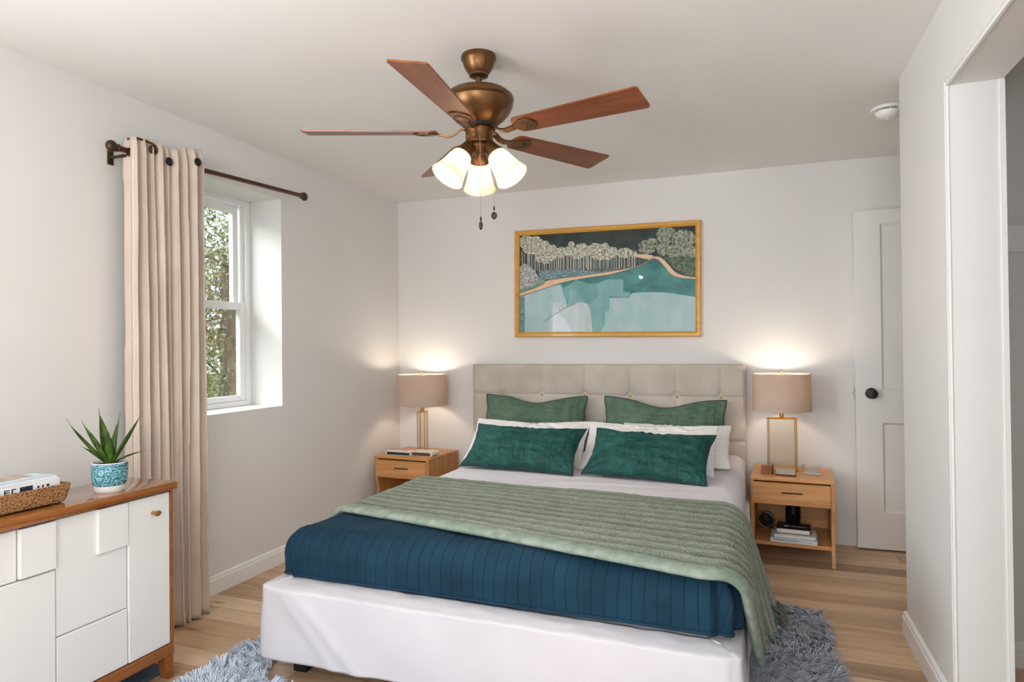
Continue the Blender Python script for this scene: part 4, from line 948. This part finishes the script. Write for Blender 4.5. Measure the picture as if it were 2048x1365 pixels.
MB().lathe([(.001, -.016), (.046, -.016), (.048, -.01), (.048, .012), (.044, .016), (.001, .016)], 32, Matrix.Translation((0, 0, .052)) @ RX).build('case', M['black'], r, smooth=35)
MB().lathe([(.001, .0165), (.040, .0168)], 32, Matrix.Translation((0, 0, .052)) @ RX).build('face', M['clock_face'], r)
MB().tube([(.046 * math.cos(t_), -.014, .052 + .046 * math.sin(t_)) for t_ in [k * PI / 14 for k in range(28)]], .003, 6, closed=True).build('rim', M['nickel'], r, smooth=True)
MB().box(-.001, .001, -.019, -.0175, .052, .084).box(0, .02, -.019, -.0175, .051, .053).build('hand', M['brass'], r)
MB().box(-.03, .03, -.014, .014, 0, .006, .002).build('stand', M['black'], r)
r = tag(empty('dark_vase', (.222, 4.50, SZ)), 'dark glass vase standing behind the books on the nightstand shelf', 'vase')
MB().lathe([(.001, 0), (.034, 0), (.040, .02), (.046, .07), (.044, .12), (.040, .165), (.043, .18), (.039, .18), (.036, .165), (.040, .12), (.042, .07), (.036, .02), (.001, .012)], 32, cap=False).build('body', M['vase'], r, smooth=True)

# left nightstand top
r = tag(empty('notebook', (-2.437, 4.255, NZ), math.radians(-3)), 'cream notebook with dark page edges on the left nightstand', 'notebook')
MB().box(-.108, .100, -.05, .06, 0, .003).box(-.108, .100, -.05, .06, .023, .027, .001).box(-.108, -.100, -.05, .06, 0, .026, .001).box(.094, .100, -.05, .06, 0, .026).build('cover', M['cream'], r)
MB().box(-.100, .094, -.046, .055, .003, .023).build('pages', M['navy'], r)
MB().box(-.108, .02, .025, .0605, .0268, .0285, .0005).build('edge_band', M['brass'], r)
r = tag(empty('glasses_case', (-2.252, 4.265, NZ), math.radians(-2)), 'cream and dark brown leather case beside the notebook', 'case')
def sq(x0, x1, z0, z1, rr, n=6):
    o = []
    for cx_, cz_, a0 in ((x1 - rr, z0 + rr, -PI / 2), (x1 - rr, z1 - rr, 0), (x0 + .002, z1 - .002, PI / 2), (x0 + .002, z0 + .002, PI)):
        R_ = rr if cx_ > 0 else .002
        for k in range(n): t_ = a0 + PI / 2 * k / (n - 1); o.append((cx_ + R_ * math.cos(t_), cz_ + R_ * math.sin(t_)))
    return o
MB().prism(sq(-.085, .085, 0, .034, .016), -.055, .045, RX).build('cover', M['cream'], r, smooth=30)
MB().prism(sq(-.080, .068, .004, .026, .008), -.001, .001, Matrix.Translation((0, -.046, 0)) @ RX).build('opening', M['leather'], r)
MB().prism(sq(-.078, .060, .013, .020, .003), -.001, .001, Matrix.Translation((0, -.0475, 0)) @ RX).build('lining', M['rose'], r)

# ------------------------------------------------------------------ sideboard cabinet
CX1, CX0, CY1, CY0 = -2.139, -2.412, 1.960, .50; CT = .765
cab = tag(empty('sideboard', ((CX0 + CX1) / 2, (CY0 + CY1) / 2, 0)), 'white panelled sideboard with a glossy wood top beside the curtain', 'sideboard')
C0 = ((CX0 + CX1) / 2, (CY0 + CY1) / 2, 0)
L(MB().box(CX0 - .004, CX1 + .010, CY0, CY1 + .008, CT - .032, CT, .004), C0).build('top', M['top_wood'], cab, smooth=40)
L(MB().box(CX0, CX1 - .030, CY0 + .01, CY1 - .014, .135, CT - .036), C0).build('body', M['white_lacquer'], cab)
L(MB().box(CX0, CX1 - .006, CY1 - .014, CY1, .135, CT - .036, .002), C0).build('side_panel', M['base_wood'], cab)
L(MB().box(CX0 + .01, CX1 - .014, CY0 + .01, CY1 - .004, CT - .037, CT - .031), C0).build('shadow_gap', M['dark'], cab)
ZB, ZT = .138, CT - .038
def panel(y0, y1, z0, z1, out, name='front_panel', bev=.003):
    return L(MB().box(CX1 - .030, CX1 - .012 + out, y0 + .0008, y1 - .0008, z0 + .0008, z1 - .0008, bev), C0).build(name, M['white_lacquer'], cab)
dR = panel(1.764, 1.944, ZB, ZT, .006, 'door')
kx = CX1 - .006
a = MB().lathe([(.009, 0), (.007, .004), (.006, .012), (.012, .018), (.013, .026), (.001, .03)], 18, Matrix.Translation((kx, 1.868, .662)) @ Matrix.Rotation(PI / 2, 4, 'Y') @ Matrix.Diagonal((.8, 1.15, 1, 1)))
L(a, C0).build('knob', M['brass'], dR, smooth=40)
panel(1.643, 1.762, .569, ZT, .011); panel(1.502, 1.762, .342, ZT, .0)
panel(1.502, 1.762, ZB, .340, .003); panel(1.384, 1.500, .569, ZT, .011); panel(1.242, 1.382, .567, ZT, .0); panel(1.242, 1.500, ZB, .565, .004)
panel(1.12, 1.240, .342, ZT, .008); panel(.98, 1.118, .569, ZT, .0); panel(.98, 1.118, .342, .567, .010); panel(.98, 1.240, ZB, .340, .0)
panel(.72, .978, .342, ZT, .006, 'door'); panel(.72, .978, ZB, .340, .0); panel(.51, .718, ZB, ZT, .004, 'door')
a = MB(); a.box(CX1 - .030, CX1 - .004, CY0, CY1, .092, .134, .003); a.box(CX0, CX0 + .025, CY0, CY1, .092, .134, .003); a.box(CX0 + .025, CX1 - .03, CY1 - .025, CY1, .092, .134, .003); a.box(CX0 + .025, CX1 - .03, CY0, CY0 + .025, .092, .134, .003)
L(a, C0).build('base_frame', M['base_wood'], cab)
for x, y, sx, sy in ((CX1 - .026, CY1 - .004, 1, 1), (CX0 + .024, CY1 - .004, -1, 1), (CX1 - .026, CY0 + .03, 1, -1), (CX0 + .024, CY0 + .03, -1, -1)):
    vs = []
    for z, wd, off in ((.094, .040, 0), (0, .022, .0)):
        ya, yb_ = (y - wd, y) if sy > 0 else (y - .026, y - .026 + wd)
        vs += [(x - .02, ya, z), (x + .02, ya, z), (x + .02, yb_, z), (x - .02, yb_, z)]
    L(MB().raw(vs, [(0, 1, 2, 3), (7, 6, 5, 4), (0, 4, 5, 1), (1, 5, 6, 2), (2, 6, 7, 3), (3, 7, 4, 0)]), C0).build('leg', M['base_wood'], cab)

# plant
pot = tag(empty('potted_plant', (-2.222, 1.752, CT)), 'spiky green plant in a blue patterned pot on the sideboard', 'plant')
KP = .92
MB().lathe([(.001, 0), (.050 * KP, 0), (.054 * KP, .004), (.056 * KP, .024)], 40, cap=False).build('foot_band', M['ceramic'], pot, smooth=40)
MB().lathe([(.056 * KP, .024), (.060 * KP, .032), (.0635 * KP, .060), (.064 * KP, .095), (.063 * KP, .104)], 48, cap=False).build('pot_body', M['pot'], pot, smooth=True)
MB().lathe([(.063 * KP, .104), (.0615 * KP, .107), (.058 * KP, .106), (.056 * KP, .094), (.050 * KP, .03)], 48, cap=False).build('rim', M['ceramic'], pot, smooth=40)
MB().lathe([(.057 * KP, .098), (.03, .101), (.001, .103)], 32, cap=False).build('soil', M['soil'], pot, smooth=True)
def leaf(az, el, Ln, wd, bend, base=(0, 0)):
    a = MB(); d = Vector((math.cos(az) * math.cos(el), math.sin(az) * math.cos(el), math.sin(el))); side = Vector((-math.sin(az), math.cos(az), 0))
    up_ = d.cross(side) * -1 if d.cross(side).z < 0 else d.cross(side)
    def f(u, v):
        w_ = wd * (math.sin(min(v * 1.0 + .12, 1) * PI * .98) ** .75) * (1 - v ** 3 * .35); w_ = max(w_, .0006) * (1 - v ** 6)
        q = u * 2 - 1; c = Vector((base[0], base[1], .100)) + d * Ln * v + up_ * bend * Ln * v * v
        return tuple(c + side * q * w_ + up_ * (abs(q) ** 1.3) * w_ * .45)
    return a.grid(6, 16, f).build('leaf', M['leaf'], pot, smooth=True, solid=.0012)
# camera sees the pot from the right-front; view right vector is about (0.94, 0.345)
def vaz(deg):  # 0 = screen right, 90 = away, 180 = screen left, -90 = toward viewer
    return math.atan2(.345, .94) + math.radians(deg)
for az, el, Ln, wd, bd in ((185, 38, .165, .010, .22), (172, 54, .145, .0105, .05), (160, 78, .158, .014, .0), (60, 82, .145, .009, .0), (25, 62, .12, .009, .02), (5, 55, .165, .0135, .12), (0, 28, .105, .009, -.12), (-60, 72, .10, .010, .0), (200, 42, .085, .010, .0), (-110, 60, .075, .009, .05), (100, 70, .11, .009, .05)):
    leaf(vaz(az), math.radians(el), Ln * 1.3, wd * 1.45, bd, (.012 * math.cos(vaz(az)), .012 * math.sin(vaz(az))))

# basket with magazines
bk = tag(empty('woven_basket', (-2.262, 1.312, CT)), 'low woven rope basket of magazines on the sideboard', 'basket')
def rrect(hx_, hy_, r_, n=5):
    o = []
    for cx_, cy_, a0 in ((hx_ - r_, hy_ - r_, 0), (-hx_ + r_, hy_ - r_, PI / 2), (-hx_ + r_, -hy_ + r_, PI), (hx_ - r_, -hy_ + r_, -PI / 2)):
        for k in range(n): t_ = a0 + PI / 2 * k / (n - 1); o.append((cx_ + r_ * math.cos(t_), cy_ + r_ * math.sin(t_)))
    return o
a = MB(); levels = [(0, .062, .262), (.012, .066, .266), (.035, .069, .273), (.058, .071, .278), (.060, .066, .273), (.035, .064, .268), (.008, .058, .258)]
vs = []; fs = []
for z, hx_, hy_ in levels: vs += [(x, y, z + .006) for x, y in rrect(hx_, hy_, .012)]
n = 20
for i in range(len(levels) - 1):
    for k in range(n): fs.append((i * n + k, i * n + (k + 1) % n, (i + 1) * n + (k + 1) % n, (i + 1) * n + k))
fs.append(tuple(range(n))); fs.append(tuple(range((len(levels) - 1) * n, len(levels) * n)))
a.raw(vs, fs); a.build('woven_body', M['basket'], bk, smooth=40)
for y in (.245, -.245): MB().sphere((.052, y, .008), .010, 12, (1, 1, .8)).build('foot', M['navy'], bk, smooth=True)
mg = []
def magazine(z, h_, hx_, hy_, mat, label, dy=0, rz=0, xo=0):
    r = tag(empty('magazine', (-2.262 + xo, 1.312 + dy, CT + z), rz), label, 'magazine', 'magazines in the woven basket')
    MB().box(-hx_, hx_, -hy_, hy_, 0, h_, .0015).build('pages', M['white_paper'], r)
    MB().box(-hx_, hx_, -hy_, hy_, h_, h_ + .0012).build('cover', mat, r); return r
m1 = magazine(.018, .068, .056, .245, M['white_paper'], 'thick white magazine with dark blue spine blocks, lowest in the basket')
a = MB(); 
for y0, y1, z0, z1 in ((-.10, .055, .042, .060), (.115, .155, .042, .061), (-.24, -.12, .042, .060)): a.box(.0560, .0566, y0, y1, z0, z1)
a.build('spine_block', M['navy'], m1)
a = MB()
for y0, y1, z0, z1 in ((.068, .072, .044, .060), (.072, .084, .057, .060), (.072, .084, .0505, .0535), (.072, .084, .044, .047), (.090, .094, .044, .060), (.094, .104, .057, .060), (.094, .104, .044, .047), (.170, .176, .048, .055), (.185, .190, .047, .056), (.200, .208, .048, .056)): a.box(.0560, .0566, y0, y1, z0, z1)
a.build('spine_print', M['dark'], m1)
m2 = magazine(.0875, .008, .054, .240, M['paleblue'], 'thin pale blue magazine lying second in the basket stack', -.002, .02)
M['magcover'] = simple('magazine_cover', (206, 182, 158), .35, var=(92, 96, 98), vscale=14)
m3 = magazine(.0970, .006, .045, .20, M['magcover'], 'tan and grey covered magazine topmost in the basket', -.03, .05, -.004)

# ------------------------------------------------------------------ rugs
def rug(name, label, poly, mat, count, seed, ln=.05, group=None, flow=0.):
    cx_ = sum(p[0] for p in poly) / len(poly); cy_ = sum(p[1] for p in poly) / len(poly)
    r = tag(empty(name, (cx_, cy_, 0)), label, 'rug', group)
    pl = [(x - cx_, y - cy_) for x, y in poly]
    MB().prism(pl, .001, .009).build('backing', mat, r)
    rs = np.random.RandomState(seed); xs = [p[0] for p in pl]; ys = [p[1] for p in pl]
    def inside(x, y):
        c = False; n = len(pl)
        for i in range(n):
            (x1, y1), (x2, y2) = pl[i], pl[i - 1]
            if (y1 > y) != (y2 > y) and x < (x2 - x1) * (y - y1) / (y2 - y1) + x1: c = not c
        return c
    V = []; F = []; k = 0
    while k < count:
        x = rs.uniform(min(xs), max(xs)); y = rs.uniform(min(ys), max(ys))
        if not inside(x, y): continue
        cl_ = noise.noise(Vector((x * 4, y * 4, seed))); cl2 = noise.noise(Vector((x * 20, y * 20, seed + 3)))
        th0_ = flow + 2.0 * cl_ + 1.2 * cl2 + rs.normal() * .35; lt = ln * rs.uniform(.7, 1.25); ht = rs.uniform(.30, .75)
        for m_ in range(11):
            k += 1
            th = th0_ + rs.normal() * .16; d = Vector((math.cos(th), math.sin(th), 0)); sd_ = Vector((-d.y, d.x, 0))
            l_ = lt * rs.uniform(.85, 1.1); w_ = .0019 * rs.uniform(.7, 1.3); h_ = l_ * ht * rs.uniform(.85, 1.1)
            p = Vector((x + rs.normal() * .0055, y + rs.normal() * .0055, .008)); b = len(V)
            for a1, a2, ww in ((0, 0, 1), (.3, .7, 1.1), (.7, 1.0, .9)):
                c = p + d * l_ * a1 + Vector((0, 0, h_ * a2)); V += [tuple(c - sd_ * w_ * ww), tuple(c + sd_ * w_ * ww)]
            V.append(tuple(p + d * l_ + Vector((0, 0, h_ * .82))))
            F += [(b, b + 1, b + 3, b + 2), (b + 2, b + 3, b + 5, b + 4), (b + 4, b + 5, b + 6)]
    me = bpy.data.meshes.new('pile'); me.from_pydata(V, [], F); me.materials.append(mat); o = bpy.data.objects.new('pile', me); link(o, r); o['kind'] = 'stuff'
    return r
rug('shag_rug', 'pale blue grey shaggy rug in front of the bed by the sideboard', [(-1.98, 2.38), (-1.86, 2.22), (-1.79, 2.02), (-1.60, 1.975), (-1.2, 1.93), (-.8, 1.90), (-.8, 1.0), (-2.02, 1.0), (-2.03, 1.7), (-2.0, 2.1)], M['rug_blue'], 60000, 2, .055, flow=2.5)
rug('shag_rug', 'grey shaggy rug on the floor at the right side of the bed', [(-.30, 1.7), (-.30, 3.30), (-.05, 3.37), (.20, 3.385), (.262, 3.35), (.275, 3.0), (.295, 1.7)], M['rug_grey'], 60000, 6, .05, flow=-.5)
tag(MB().box(-2.42, -2.21, .8, 2.00, .001, .012, .004).build('floor_mat', M['mat_slate']), 'dark slate blue mat lying under the sideboard', 'mat')
